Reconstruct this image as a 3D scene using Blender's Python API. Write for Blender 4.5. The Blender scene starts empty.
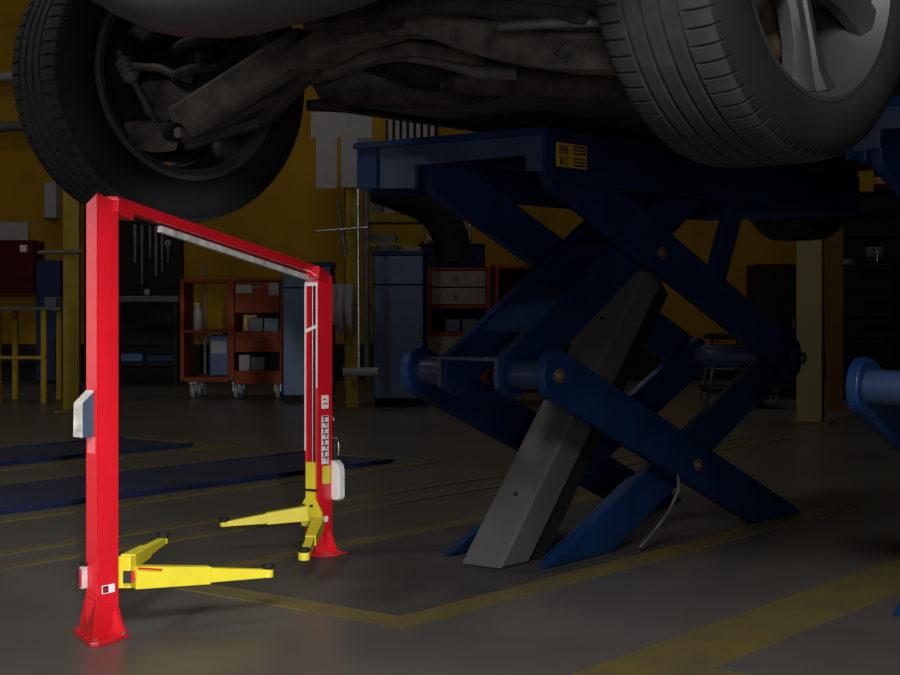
import bpy, bmesh, math, random
from mathutils import Matrix, Vector
random.seed(7)
PI = math.pi
SC = bpy.context.scene
COL = SC.collection
CH = 0.73                      # camera height
F = 1500.0                     # focal length in pixels of the 900 x 675 frame

def at(px, py, Y):             # a point of the place at depth Y
    return Vector(((px - 450) * Y / F, Y, CH - (py - 300) * Y / F))

# ------------------------------------------------------------------ materials
MATS = {}
def mat(name, color, rough=0.5, metal=0.0, spec=0.5, var=0.12, scale=14.0, bump=0.0, color2=None, thr=None, coat=0.0):
    m = bpy.data.materials.new(name); m.use_nodes = True
    nt = m.node_tree; b = nt.nodes['Principled BSDF']
    b.inputs['Roughness'].default_value = rough
    b.inputs['Metallic'].default_value = metal
    b.inputs['Specular IOR Level'].default_value = spec
    if coat:
        b.inputs['Coat Weight'].default_value = coat
        b.inputs['Coat Roughness'].default_value = 0.15
    tc = nt.nodes.new('ShaderNodeTexCoord')
    no = nt.nodes.new('ShaderNodeTexNoise'); no.inputs['Scale'].default_value = scale
    no.inputs['Detail'].default_value = 6; no.inputs['Roughness'].default_value = 0.62
    nt.links.new(tc.outputs['Object'], no.inputs['Vector'])
    rp = nt.nodes.new('ShaderNodeValToRGB')
    c2 = color2 if color2 else tuple(max(0, c * (1 - 2.2 * var)) for c in color)
    c1 = color if color2 else tuple(min(1, c * (1 + var)) for c in color)
    lo, hi = thr if thr else (0.3, 0.7)
    rp.color_ramp.elements[0].position = lo; rp.color_ramp.elements[0].color = (*c2, 1)
    rp.color_ramp.elements[1].position = hi; rp.color_ramp.elements[1].color = (*c1, 1)
    nt.links.new(no.outputs['Fac'], rp.inputs['Fac'])
    nt.links.new(rp.outputs['Color'], b.inputs['Base Color'])
    if bump:
        bp = nt.nodes.new('ShaderNodeBump'); bp.inputs['Strength'].default_value = bump
        bp.inputs['Distance'].default_value = 0.01
        nt.links.new(no.outputs['Fac'], bp.inputs['Height'])
        nt.links.new(bp.outputs['Normal'], b.inputs['Normal'])
    MATS[name] = m
    return m

M = {}
M['floor'] = mat('floor_paint', (0.092, 0.086, 0.080), 0.36, spec=0.3, var=0.10, scale=1.7, bump=0.02)
M['floor_plate'] = mat('recessed_floor_plate', (0.058, 0.055, 0.053), 0.55, spec=0.3, var=0.2, scale=5, bump=0.05)
M['stripe'] = mat('worn_floor_stripe', (0.135, 0.105, 0.030), 0.5, spec=0.25, color2=(0.092, 0.078, 0.042), scale=7, thr=(0.32, 0.6))
M['wall_yellow'] = mat('yellow_wall_paint', (0.29, 0.16, 0.003), 0.7, spec=0.15, var=0.15, scale=0.8)
M['wall_dark'] = mat('dark_wall_paint', (0.018, 0.016, 0.015), 0.8, spec=0.1)
M['ceil'] = mat('ceiling_paint', (0.10, 0.10, 0.10), 0.9, spec=0.1)
M['blue'] = mat('blue_lift_paint', (0.005, 0.028, 0.098), 0.45, spec=0.3, var=0.18, scale=6)
M['blue_mid'] = mat('mid_blue_paint', (0.018, 0.036, 0.088), 0.4, spec=0.4, var=0.15, scale=6)
M['blue_pale'] = mat('pale_blue_plate_and_lit_tube', (0.038, 0.058, 0.118), 0.45, spec=0.4, var=0.15, scale=6)
M['blue_flat'] = mat('blue_ramp_paint', (0.012, 0.022, 0.075), 0.5, spec=0.3, var=0.3, scale=3)
M['steel'] = mat('grey_cover_steel', (0.100, 0.100, 0.097), 0.5, metal=0.0, spec=0.4, var=0.08, scale=5)
M['black'] = mat('black_rubber', (0.012, 0.012, 0.012), 0.7, spec=0.25)
M['tyre'] = mat('tyre_rubber', (0.033, 0.033, 0.036), 0.8, spec=0.2, var=0.12, scale=30, bump=0.05)
M['sidewall'] = mat('black_tyre_sidewall', (0.011, 0.011, 0.011), 0.75, spec=0.2, var=0.1)
M['rim'] = mat('grey_alloy', (0.024, 0.024, 0.025), 0.55, spec=0.5, var=0.08)
M['rimdark'] = mat('inner_wheel_steel', (0.060, 0.063, 0.070), 0.5, metal=0.1)
M['under'] = mat('underbody_grime', (0.042, 0.037, 0.032), 0.75, spec=0.2, var=0.35, scale=18, bump=0.35)
M['underb'] = mat('rusty_subframe', (0.105, 0.092, 0.078), 0.7, spec=0.25, var=0.3, scale=16, bump=0.25)
M['underd'] = mat('black_underbody', (0.016, 0.016, 0.016), 0.8, spec=0.15, var=0.3, scale=9, bump=0.2)
M['alu'] = mat('dull_aluminium', (0.15, 0.145, 0.135), 0.5, metal=0.4, var=0.25, scale=20, bump=0.2)
M['carpaint'] = mat('grey_car_paint', (0.075, 0.077, 0.080), 0.6, spec=0.2, var=0.05)
M['glass'] = mat('car_glass', (0.02, 0.022, 0.025), 0.08, spec=0.6, var=0.02)
M['rust'] = mat('brake_caliper_rust', (0.10, 0.06, 0.03), 0.7, var=0.3)
M['red'] = mat('red_lift_paint', (0.66, 0.010, 0.020), 0.30, spec=0.5, var=0.05, scale=8, coat=0.5)
M['yellow'] = mat('yellow_lift_paint', (0.70, 0.60, 0.030), 0.42, spec=0.35, var=0.06, scale=10)
M['white'] = mat('white_plastic', (0.80, 0.80, 0.80), 0.45, var=0.05)
M['slate'] = mat('slate_plastic', (0.055, 0.085, 0.13), 0.45, var=0.05)
M['chrome'] = mat('bright_steel', (0.62, 0.61, 0.60), 0.25, metal=0.9, var=0.1)
M['pale'] = mat('pale_grey_paint', (0.62, 0.60, 0.57), 0.5, var=0.25, scale=25)
M['cable'] = mat('steel_cable', (0.45, 0.43, 0.40), 0.35, metal=0.6)
M['orange'] = mat('orange_cart_paint', (0.20, 0.036, 0.007), 0.5, spec=0.12, var=0.12, scale=5)
M['rusty'] = mat('orange_red_cart_paint', (0.26, 0.040, 0.010), 0.5, spec=0.12, var=0.12, scale=5)
M['maroon'] = mat('maroon_cabinet_paint', (0.065, 0.006, 0.005), 0.55, spec=0.12, var=0.15)
M['beige'] = mat('beige_drawer', (0.22, 0.16, 0.12), 0.6, var=0.1)
M['grey'] = mat('grey_box', (0.09, 0.095, 0.10), 0.6)
M['pgrey'] = mat('pale_grey_card', (0.26, 0.25, 0.25), 0.7, var=0.05)
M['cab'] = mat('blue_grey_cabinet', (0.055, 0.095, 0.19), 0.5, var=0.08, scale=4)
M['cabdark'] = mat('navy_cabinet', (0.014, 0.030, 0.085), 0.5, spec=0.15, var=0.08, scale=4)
M['bottle_blue'] = mat('blue_canister', (0.02, 0.06, 0.16), 0.45)
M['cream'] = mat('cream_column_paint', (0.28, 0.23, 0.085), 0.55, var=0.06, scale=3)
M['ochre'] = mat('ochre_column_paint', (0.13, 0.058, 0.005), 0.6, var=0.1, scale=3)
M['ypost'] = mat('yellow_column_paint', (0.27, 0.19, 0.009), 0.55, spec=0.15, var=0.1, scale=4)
M['sticker'] = mat('yellow_sticker', (0.62, 0.34, 0.012), 0.5, var=0.05)
M['ink'] = mat('black_ink', (0.01, 0.008, 0.006), 0.6)
M['brass'] = mat('brass_bolt', (0.30, 0.22, 0.10), 0.4, metal=0.7)

# ------------------------------------------------------------------ mesh builder
class MB:
    def __init__(self, mx=None):
        self.bm = bmesh.new(); self.mx = mx or Matrix()
    def _v(self, p): return self.bm.verts.new(self.mx @ Vector(p))
    def faces(self, vs, fs):
        bv = [self._v(v) for v in vs]
        for f in fs:
            try: self.bm.faces.new([bv[i] for i in f])
            except ValueError: pass
        return self
    def box(self, a, b):       # two opposite corners
        x0, x1 = sorted((a[0], b[0])); y0, y1 = sorted((a[1], b[1])); z0, z1 = sorted((a[2], b[2]))
        v = [(x0,y0,z0),(x1,y0,z0),(x1,y1,z0),(x0,y1,z0),(x0,y0,z1),(x1,y0,z1),(x1,y1,z1),(x0,y1,z1)]
        return self.faces(v, [(0,3,2,1),(4,5,6,7),(0,1,5,4),(1,2,6,5),(2,3,7,6),(3,0,4,7)])
    def prism(self, poly, vec):
        n = len(poly); vec = Vector(vec)
        v = [Vector(p) for p in poly] + [Vector(p) + vec for p in poly]
        return self.faces(v, [tuple(range(n))[::-1], tuple(range(n, 2*n))] + [(i, (i+1) % n, n+(i+1) % n, n+i) for i in range(n)])
    def beam(self, p, q, w, h, up=(0,0,1), w2=None, h2=None):   # box beam between two points
        p = Vector(p); q = Vector(q); d = (q - p).normalized(); up = Vector(up)
        s = d.cross(up).normalized(); u = s.cross(d).normalized()
        w2 = w if w2 is None else w2; h2 = h if h2 is None else h2
        v = []
        for c, ww, hh in ((p, w, h), (q, w2, h2)):
            for a, b in ((-1,-1),(1,-1),(1,1),(-1,1)):
                v.append(c + s*a*ww/2 + u*b*hh/2)
        return self.faces(v, [(3,2,1,0),(4,5,6,7),(0,1,5,4),(1,2,6,5),(2,3,7,6),(3,0,4,7)])
    def tube(self, pts, r, seg=12, closed=False):
        pts = [Vector(p) for p in pts]; n = len(pts)
        rs = r if isinstance(r, (list, tuple)) else [r]*n
        rings = []; ref = None
        for i, p in enumerate(pts):
            if closed: d = pts[(i+1) % n] - pts[i-1]
            else: d = pts[min(i+1, n-1)] - pts[max(i-1, 0)]
            d.normalize()
            if ref is None:
                ref = Vector((0,0,1)) if abs(d.z) < 0.9 else Vector((1,0,0))
            s = d.cross(ref).normalized(); ref = s.cross(d).normalized()
            rings.append([self._v(p + (s*math.cos(2*PI*k/seg) + ref*math.sin(2*PI*k/seg))*rs[i]) for k in range(seg)])
        m = n if closed else n-1
        for i in range(m):
            a, b = rings[i], rings[(i+1) % n]
            for k in range(seg):
                self.bm.faces.new((a[k], a[(k+1) % seg], b[(k+1) % seg], b[k]))
        if not closed:
            self.bm.faces.new(rings[0][::-1]); self.bm.faces.new(rings[-1])
        return self
    def lathe(self, prof, o=(0,0,0), ax='X', seg=48, closed=False):   # prof: (along axis, radius)
        o = Vector(o); rings = []
        for k in range(seg):
            c, s = math.cos(2*PI*k/seg), math.sin(2*PI*k/seg)
            ring = []
            for t, r in prof:
                p = {'X': (t, r*c, r*s), 'Y': (r*s, t, r*c), 'Z': (r*c, r*s, t)}[ax]
                ring.append(self._v(o + Vector(p)))
            rings.append(ring)
        n = len(prof)
        for k in range(seg):
            a, b = rings[k], rings[(k+1) % seg]
            for i in range(n if closed else n-1):
                j = (i+1) % n
                self.bm.faces.new((a[i], a[j], b[j], b[i]))
        return self
    def stadium(self, p, q, hw, v0, v1, ends=16):   # flat bar with round ends in the x-z plane, thick along y
        p = Vector((p[0], p[1])); q = Vector((q[0], q[1])); d = (q-p); a = math.atan2(d.y, d.x)
        poly = []
        for k in range(ends+1):
            t = a - PI/2 + PI*k/ends; poly.append((q.x + hw*math.cos(t), v0, q.y + hw*math.sin(t)))
        for k in range(ends+1):
            t = a + PI/2 + PI*k/ends; poly.append((p.x + hw*math.cos(t), v0, p.y + hw*math.sin(t)))
        return self.prism(poly, (0, v1-v0, 0))
    def cut_below(self, z):
        bmesh.ops.bisect_plane(self.bm, geom=self.bm.verts[:]+self.bm.edges[:]+self.bm.faces[:], plane_co=(0,0,z), plane_no=(0,0,-1), clear_outer=True)
        ed = [e for e in self.bm.edges if e.is_boundary]
        if ed: bmesh.ops.holes_fill(self.bm, edges=ed)
        return self
    def build(self, name, m, parent=None, bevel=0, smooth=None, loc=None, rotz=0, seg=2, mods=None):
        bm = self.bm
        bmesh.ops.remove_doubles(bm, verts=bm.verts, dist=1e-6)
        bmesh.ops.recalc_face_normals(bm, faces=bm.faces)
        me = bpy.data.meshes.new(name); bm.to_mesh(me); bm.free()
        o = bpy.data.objects.new(name, me); COL.objects.link(o)
        if isinstance(m, str): m = M[m]
        me.materials.append(m)
        if parent is not None: o.parent = parent
        if loc is not None: o.location = loc
        o.rotation_euler.z = rotz
        if bevel:
            b = o.modifiers.new('Bevel', 'BEVEL'); b.width = bevel; b.segments = seg
            b.limit_method = 'ANGLE'; b.angle_limit = math.radians(35)
        if smooth:
            for p in me.polygons: p.use_smooth = True
            try: me.set_sharp_from_angle(angle=math.radians(smooth))
            except Exception: pass
        return o

def thing(name, label, cat, loc=(0,0,0), rotz=0, group=None):
    o = bpy.data.objects.new(name, None); COL.objects.link(o)
    o.location = loc; o.rotation_euler = (0,0,rotz); o.empty_display_size = 0.1
    o['label'] = label; o['category'] = cat
    if group: o['group'] = group
    return o
def tag(o, label, cat, group=None, kind=None):
    o['label'] = label; o['category'] = cat
    if group: o['group'] = group
    if kind: o['kind'] = kind
    return o
def struct(o, label=None, cat=None):
    o['kind'] = 'structure'
    if label: o['label'] = label
    if cat: o['category'] = cat
    return o
def copy_tree(o, loc, rotz, label=None, parent=None):
    c = o.copy(); COL.objects.link(c)
    if parent is None:
        c.location = loc; c.rotation_euler.z = rotz
        if label: c['label'] = label
    else: c.parent = parent
    for ch in list(o.children): copy_tree(ch, None, None, None, c)
    return c
class Px:                       # builder in front-facing frame of a thing standing at depth Y
    def __init__(self, root): self.r = Vector(root.location)
    def p(self, px, py, Y): return at(px, py, Y) - self.r
    def box(self, mb, x0, y0, x1, y1, Y, depth, dy=0):
        a = self.p(x0, y0, Y); b = self.p(x1, y1, Y)
        return mb.box((a.x, a.y + dy, a.z), (b.x, b.y + dy + depth, b.z))

# ------------------------------------------------------------------ the setting
LD = Vector((0.616, 0.788, 0)); WD = Vector((-0.788, 0.616, 0)); ROT = math.atan2(0.788, 0.616)
O1 = Vector((0.279, 3.98, 0))   # near corner pivot of the first scissor lift

struct(MB().box((-7, -3.0, -0.2), (8, 13.75, 0)).build('floor', 'floor'), 'dark grey painted workshop floor', 'floor')
wb = struct(MB().box((-7, 13.6, 0), (8, 13.75, 4.6)).build('wall_back', 'wall_yellow'), 'yellow painted back wall of the workshop', 'wall')
struct(MB().box((-7.15, -3.0, 0), (-7, 13.75, 4.6)).build('wall_left', 'wall_yellow'), 'yellow side wall', 'wall')
struct(MB().box((8, -3.0, 0), (8.15, 13.75, 4.6)).build('wall_right', 'wall_dark'), 'dark side wall', 'wall')
struct(MB().box((-7.15, -3.15, 0), (8.15, -3.0, 4.6)).build('wall_front', 'wall_dark'), 'dark front wall', 'wall')
struct(MB().box((-7.15, -3.15, 4.6), (8.15, 13.75, 4.75)).build('ceiling', 'ceil'), 'dark workshop ceiling', 'ceiling')
struct(MB().box((-7, 13.57, 0), (8, 13.6, 0.33)).build('baseboard_back', 'wall_dark'), 'dark baseboard band along the yellow wall', 'baseboard')
dr = struct(MB().box((3.45, 13.54, 0), (7.0, 13.6, 3.4)).build('door_1', 'wall_dark'), 'black closed shutter door in the back wall', 'door')
sl = MB()
for k in range(16): sl.box((3.5, 13.525, 0.1+k*0.2), (6.95, 13.54, 0.25+k*0.2))
sl.build('door_slat_panel', 'wall_dark', dr)

def quad_stripe(name, u0, u1, v0, v1, h, m, z0=0.0):
    mb = MB(); mb.box((u0, v0, z0), (u1, v1, z0+h))
    return mb.build(name, m, None, loc=O1, rotz=ROT)
# recessed plates and painted lines (flush, a few millimetres high)
def bay_plate(n, u0, u1, v0, v1, w):
    struct(quad_stripe('trim_%d' % n, u0, u1, v0, v1, 0.004, 'floor_plate' if n == 1 else 'floor'), 'dark recessed floor plate framed in yellow' if n == 1 else 'grey floor plate framed in yellow at the right', 'floor plate')
    mb = MB()
    mb.box((u0-w, v0-w, 0), (u1+w, v0, 0.003)); mb.box((u0-w, v1, 0), (u1+w, v1+w, 0.003))
    mb.box((u0-w, v0, 0), (u0, v1, 0.003)); mb.box((u1, v0, 0), (u1+w, v1, 0.003))
    struct(mb.build('trim_%d' % (n+1), 'stripe', None, loc=O1, rotz=ROT), 'worn yellow border line painted on the floor', 'floor line')
bay_plate(1, -0.66, 1.72, -0.015, 0.72, 0.085)
bay_plate(3, -0.66, 1.72, -1.50, -0.82, 0.20)
ln = 5
for v0, v1, u0, u1 in ((1.22, 1.27, -1.9, 4.0), (1.42, 1.47, -1.9, 4.0)):
    struct(quad_stripe('trim_%d' % ln, u0, u1, v0, v1, 0.003, 'stripe'), 'thin yellow line painted along the bay', 'floor line'); ln += 1
def flat_lift(v0, v1, u1, label):
    t = thing('ramp_platform', label, 'vehicle lift', O1 + LD*(-0.6) + WD*((v0+v1)/2), ROT, 'lowered blue lift platforms')
    hw = (v1-v0)/2
    mb = MB(); mb.prism([(-1.6, -hw, 0), (u1+0.6, -hw, 0), (u1+0.6, -hw, 0.012), (-1.6, -hw, 0.030)], (0, 2*hw, 0)); mb.build('deck_plate', 'blue_flat', t)
    mb = MB(); mb.beam((-1.6, -hw-0.008, 0.014), (u1+0.6, -hw-0.008, 0.010), 0.012, 0.016); mb.build('edge_rail', 'blue_flat', t)
    mb = MB(); mb.beam((-1.6, hw+0.008, 0.014), (u1+0.6, hw+0.008, 0.010), 0.012, 0.016); mb.build('edge_rail', 'blue_flat', t)
    global ln
    m2 = MB()
    m2.box((-2.2, v0-0.17, 0), (u1+0.09, v0-0.11, 0.003)); m2.box((-2.2, v1+0.11, 0), (u1+0.09, v1+0.17, 0.003)); m2.box((u1+0.09, v0-0.17, 0), (u1+0.15, v1+0.17, 0.003))
    struct(m2.build('trim_%d' % ln, 'stripe', None, loc=O1, rotz=ROT), 'yellow line painted around a lowered platform', 'floor line'); ln += 1
    return t
flat_lift(2.13, 2.66, 1.84, 'flat dark blue lift platform lowered onto floor, nearer of two behind the red post')
flat_lift(3.40, 3.92, 1.80, 'flat dark blue lift platform lowered onto floor, farther of two behind the red post')

# ------------------------------------------------------------------ blue scissor lifts
PT, PB = 1.186, 1.045           # platform top and skirt bottom
def scissor(loc, label, mirror=False, sticker=True):
    t = thing('scissor_lift', label, 'vehicle lift', loc, ROT, 'raised blue scissor lifts')
    S = -1 if mirror else 1
    mx = Matrix.Scale(S, 4, (0,1,0))
    N = lambda: MB(mx)
    # platform: deck, skirts
    mb = N(); mb.box((-0.05, 0.0, PT-0.012), (2.02, 0.65, PT))
    mb.box((-0.02, 0.0, PB), (2.02, 0.018, PT-0.012)); mb.box((-0.02, 0.632, PB), (2.02, 0.65, PT-0.012))
    mb.box((2.0, 0.018, PB), (2.02, 0.632, PT-0.012))
    for v in (0.21, 0.43): mb.box((0.0, v-0.01, PT-0.06), (2.0, v+0.01, PT-0.012))
    mb.build('platform', 'blue', t, bevel=0.003)
    mb = N(); mb.prism([(-0.05, 0.645, PT-0.012), (-0.05, 0.0, PT-0.012), (-0.05, 0.0, 1.068), (-0.05, 0.062, 1.073),
                        (-0.05, 0.062, 1.115), (-0.05, 0.44, 1.108), (-0.05, 0.44, 1.043), (-0.05, 0.60, 1.05), (-0.05, 0.645, 1.05)], (0.016, 0, 0))
    ep = mb.build('end_plate', 'blue_pale', t, bevel=0.002); ep['label'] = 'pale blue stepped end plate'
    mb = N(); mb.box((-0.075, 0.0, PT-0.022), (-0.05, 0.65, PT-0.004)); mb.build('end_flange', 'blue', t)
    mb = N(); mb.box((-0.058, 0.575, 1.05), (-0.05, 0.65, PT-0.012)); mb.build('end_bracket', 'blue', t)
    mb = N(); mb.box((-0.06, -0.012, 1.05), (-0.02, 0.0, PT-0.01)); mb.build('end_bracket', 'blue', t)
    if sticker:
        mb = N(); mb.box((0.005, -0.003, 1.086), (0.150, 0.0, 1.150)); st = mb.build('warning_sticker', 'sticker', t); st['label'] = 'yellow capacity sticker'
        bpy_txt(t, '350', (0.010, -0.0045, 1.121), 0.030, 'sticker_text', 'ink')
        bpy_txt(t, 'KG', (0.016, -0.0045, 1.090), 0.030, 'sticker_text', 'ink')
        mb = N()
        for z in (1.143, 1.134, 1.125, 1.111, 1.102, 1.093): mb.box((0.083, -0.0045, z-0.002), (0.143, -0.003, z+0.002))
        mb.build('sticker_text', 'ink', t)
    hw = 0.068
    # outer bars (A upper, C lower), one at each side
    for v0, v1 in ((0.02, 0.05), (0.42, 0.45)):
        mb = N(); mb.stadium((0.06, 1.085), (1.50, 0.53), hw, v0, v1); mb.build('scissor_arm', 'blue', t, bevel=0.004)
        w0, w1 = (-0.012, 0.018) if v0 < 0.2 else (0.452, 0.482)
        mb = N(); mb.stadium((0.0, 0.53), (1.58, -0.0996), hw, w0, w1); mb.cut_below(0.006)
        c = mb.build('scissor_arm', 'blue', t, bevel=0.004)
    # lower arm C must sit beside A at the right joint: inner arms B and D
    for p, q, va, vb, cov in (((0.0, 0.53), (1.0, 1.09), 0.13, 0.35, (0.12, 0.62)), ((1.50, 0.53), (-0.06, -0.1011), 0.055, 0.415, (0.56, 0.98))):
        for v0, v1 in ((va, va+0.03), (vb-0.03, vb)):
            mb = N(); mb.stadium(p, q, hw-0.004, v0, v1); mb.cut_below(0.006); mb.build('scissor_arm', 'blue', t, bevel=0.004)
        P = Vector((p[0], 0, p[1])); Q = Vector((q[0], 0, q[1])); d = (Q-P); dn = d.normalized()
        nrm = Vector((-dn.z, 0, dn.x)) * (1 if dn.x > 0 else -1)
        a = P + d*cov[0] + nrm*(hw-0.012); b = P + d*cov[1] + nrm*(hw-0.012)
        mb = N()
        if p[0] == 0.0:       # cover sheet on the back of arm B
            mb.prism([(a.x, va+0.03, a.z), (b.x, va+0.03, b.z), (b.x-nrm.x*0.006, va+0.03, b.z-nrm.z*0.006), (a.x-nrm.x*0.006, va+0.03, a.z-nrm.z*0.006)], (0, vb-va-0.06, 0))
            mb.build('cover_plate', 'blue', t)
        else:
            a = P + d*cov[0] + nrm*0.02; b = P + d*cov[1] + nrm*0.02
            mb.prism([(a.x, 0.30, a.z), (b.x, 0.30, b.z), (b.x-nrm.x*0.006, 0.30, b.z-nrm.z*0.006), (a.x-nrm.x*0.006, 0.30, a.z-nrm.z*0.006)], (0, 0.085, 0))
            mb.prism([(a.x, 0.085, a.z), (b.x, 0.085, b.z), (b.x-nrm.x*0.006, 0.085, b.z-nrm.z*0.006), (a.x-nrm.x*0.006, 0.085, a.z-nrm.z*0.006)], (0, 0.065, 0))
            mb.cut_below(0.006)
            cp = mb.build('cover_plate', 'blue', t)
    # joint tubes
    for u, z, va, vb in ((0.0, 0.53, 0.018, 0.13), (0.0, 0.53, 0.35, 0.452), (1.50, 0.53, 0.018, 0.452)):
        mb = N(); mb.lathe([(va, 0.0), (va, 0.040), (vb, 0.040), (vb, 0.0)], (u, 0, z), 'Y', 24); mb.build('joint_tube', 'blue_mid' if u == 0 else 'blue_pale', t, smooth=40)  # right tube gets a paler blue to make up for the shade on it
    # link bracket on the left joint
    mb = N(); mb.box((-0.070, 0.135, 0.565), (0.03, 0.345, 0.575)); mb.box((-0.070, 0.135, 0.49), (-0.062, 0.15, 0.567)); mb.box((-0.070, 0.33, 0.49), (-0.062, 0.345, 0.567))
    mb.build('link_bracket', 'blue_mid', t, bevel=0.002)
    # pins
    for u, z, vs in ((0.0, 0.53, (-0.012, 0.13, 0.482)), (1.50, 0.53, (-0.012, 0.482)), (0.593, 0.87, (0.02, 0.45)), (0.757, 0.228, (-0.012, 0.482))):
        for v in vs:
            sg = 1 if v > 0.3 else -1
            mb = N(); mb.lathe([(v, 0.0), (v, 0.020), (v+sg*0.006, 0.020), (v+sg*0.006, 0.011), (v+sg*0.012, 0.010), (v+sg*0.012, 0.0)], (u, 0, z), 'Y', 16)
            mb.build('pivot_pin', 'brass', t, smooth=40)
    # upright strut under the platform
    mb = N(); mb.stadium((1.0, 0.76), (1.185, 1.10), 0.045, 0.055, 0.085); mb.build('support_strut', 'blue', t, bevel=0.003)
    # sloping cylinder housing
    p = Vector((-0.02, 0.215, -0.04)); q = Vector((0.79, 0.215, 0.83)); dn = (q-p).normalized(); up = Vector((-dn.z, 0, dn.x))
    mb = N(); mb.beam(p, q, 0.135, 0.10, up=up); mb.cut_below(0.006); cy = mb.build('cylinder_housing', 'steel', t, bevel=0.006); cy['label'] = 'grey steel cylinder housing'
    mb = N(); mb.beam(p - up*0.086, q - up*0.086, 0.11, 0.07, up=up); mb.cut_below(0.006); mb.build('housing_shade', 'black', t)  # black slab draws the shaded underside of the housing
    for f in (0.22, 0.78):
        c = p + (q-p)*f + up*0.0505
        mb = N(); mb.tube([c - up*0.002, c + up*0.003], 0.007, 10); mb.build('cover_screw', 'ink', t)
    # rod end at top with bright fittings
    mb = N(); mb.tube([q, q + dn*0.10], 0.02, 12); mb.build('piston_rod', 'chrome', t, smooth=40)
    mb = N(); mb.tube([(0.62, -0.02, 0.21), (0.60, -0.035, 0.17), (0.55, -0.03, 0.11), (0.50, -0.02, 0.07), (0.42, -0.01, 0.02)], 0.005, 8); mb.build('hydraulic_hose', 'alu', t, smooth=60)
    return t

def bpy_txt(parent, s, loc, size, name, m, rot=(PI/2, 0, 0)):
    cu = bpy.data.curves.new(name, 'FONT'); cu.body = s; cu.size = size; cu.extrude = 0.0008
    o = bpy.data.objects.new(name, cu); COL.objects.link(o)
    dg = bpy.context.evaluated_depsgraph_get(); dg.update()
    me = bpy.data.meshes.new_from_object(o.evaluated_get(dg))
    bpy.data.objects.remove(o); 
    mo = bpy.data.objects.new(name, me); COL.objects.link(mo)
    me.materials.clear(); me.materials.append(M[m])
    mo.parent = parent; mo.location = loc; mo.rotation_euler = rot
    return mo

lift_a = scissor(O1, 'blue scissor lift with yellow sticker and grey sloping cylinder, raised under the car')
O2 = O1 + WD*(-0.85)
lift_b = scissor(O2, 'blue scissor lift mostly cut off at the right edge, beyond the right wheel', mirror=True, sticker=False)
# rubber blocks carried on each platform, under the car sills
def car_pt(l, q, z): return Vector((0, 3.11, 0)) + LD*l + WD*q + Vector((0,0,z))
for lf, q in ((lift_a, 0.66), (lift_b, -0.66)):
    for l in (1.15, 2.4):
        d = car_pt(l, q, 0) - Vector(lf.location); u = d.dot(LD); v = d.dot(WD)
        MB().box((u-0.09, v-0.05, PT), (u+0.09, v+0.05, PT+0.041)).build('rubber_block', 'black', lf, bevel=0.006)

# ------------------------------------------------------------------ the car
ZB = 0.93
car = thing('car', 'grey car raised overhead on blue scissor lift, wheels hanging and underside in view', 'car', (0, 3.11, ZB), ROT)
CI = Matrix.Translation((0, 3.11, ZB)) @ Matrix.Rotation(ROT, 4, 'Z')
CINV = CI.inverted()
def cw(p): return CINV @ Vector(p)              # world -> car
def cp(px, py, Y): return cw(at(px, py, Y))

def tyre_mb(R=0.335):
    # profile (x, r, kind): kind 1 = shoulder row cut by cross grooves
    h = 0.122
    P = [(-h+0.012, 0.232, 0), (-h-0.002, 0.246, 0), (-h-0.006, 0.268, 0), (-h-0.002, 0.296, 0), (-h+0.008, 0.315, 0), (-h+0.018, 0.326, 1), (-h+0.030, 0.3315, 1), (-h+0.056, 0.3345, 1)]
    for g in (-0.050, -0.017, 0.017, 0.050):
        P += [(g-0.0048, 0.335, 0), (g-0.0034, 0.326, 0), (g+0.0034, 0.326, 0), (g+0.0048, 0.335, 0)]
    P += [(h-0.056, 0.3345, 1), (h-0.030, 0.3315, 1), (h-0.018, 0.326, 1), (h-0.008, 0.315, 0), (h+0.002, 0.296, 0), (h+0.006, 0.268, 0), (h+0.002, 0.246, 0), (h-0.012, 0.232, 0)]
    mb = MB(); n = 74; rings = []
    for k in range(n):
        for f, cut in ((0.0, 0), (0.40, 0), (0.80, 0), (0.82, 1), (0.98, 1)):
            a = 2*PI*(k+f)/n
            ring = []
            for i, (x, r, kd) in enumerate(P):
                rr = r - (0.004 if (cut and kd) else 0.0)
                aa = a + (0.03 if abs(x) < 0.06 else 0.0)*0
                ring.append(mb._v((x, rr*math.sin(aa), rr*math.cos(aa))))
            rings.append(ring)
    m = len(rings)
    for k in range(m):
        a, b = rings[k], rings[(k+1) % m]
        for i in range(len(P)-1): mb.bm.faces.new((a[i], a[i+1], b[i+1], b[i]))
    return mb

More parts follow.
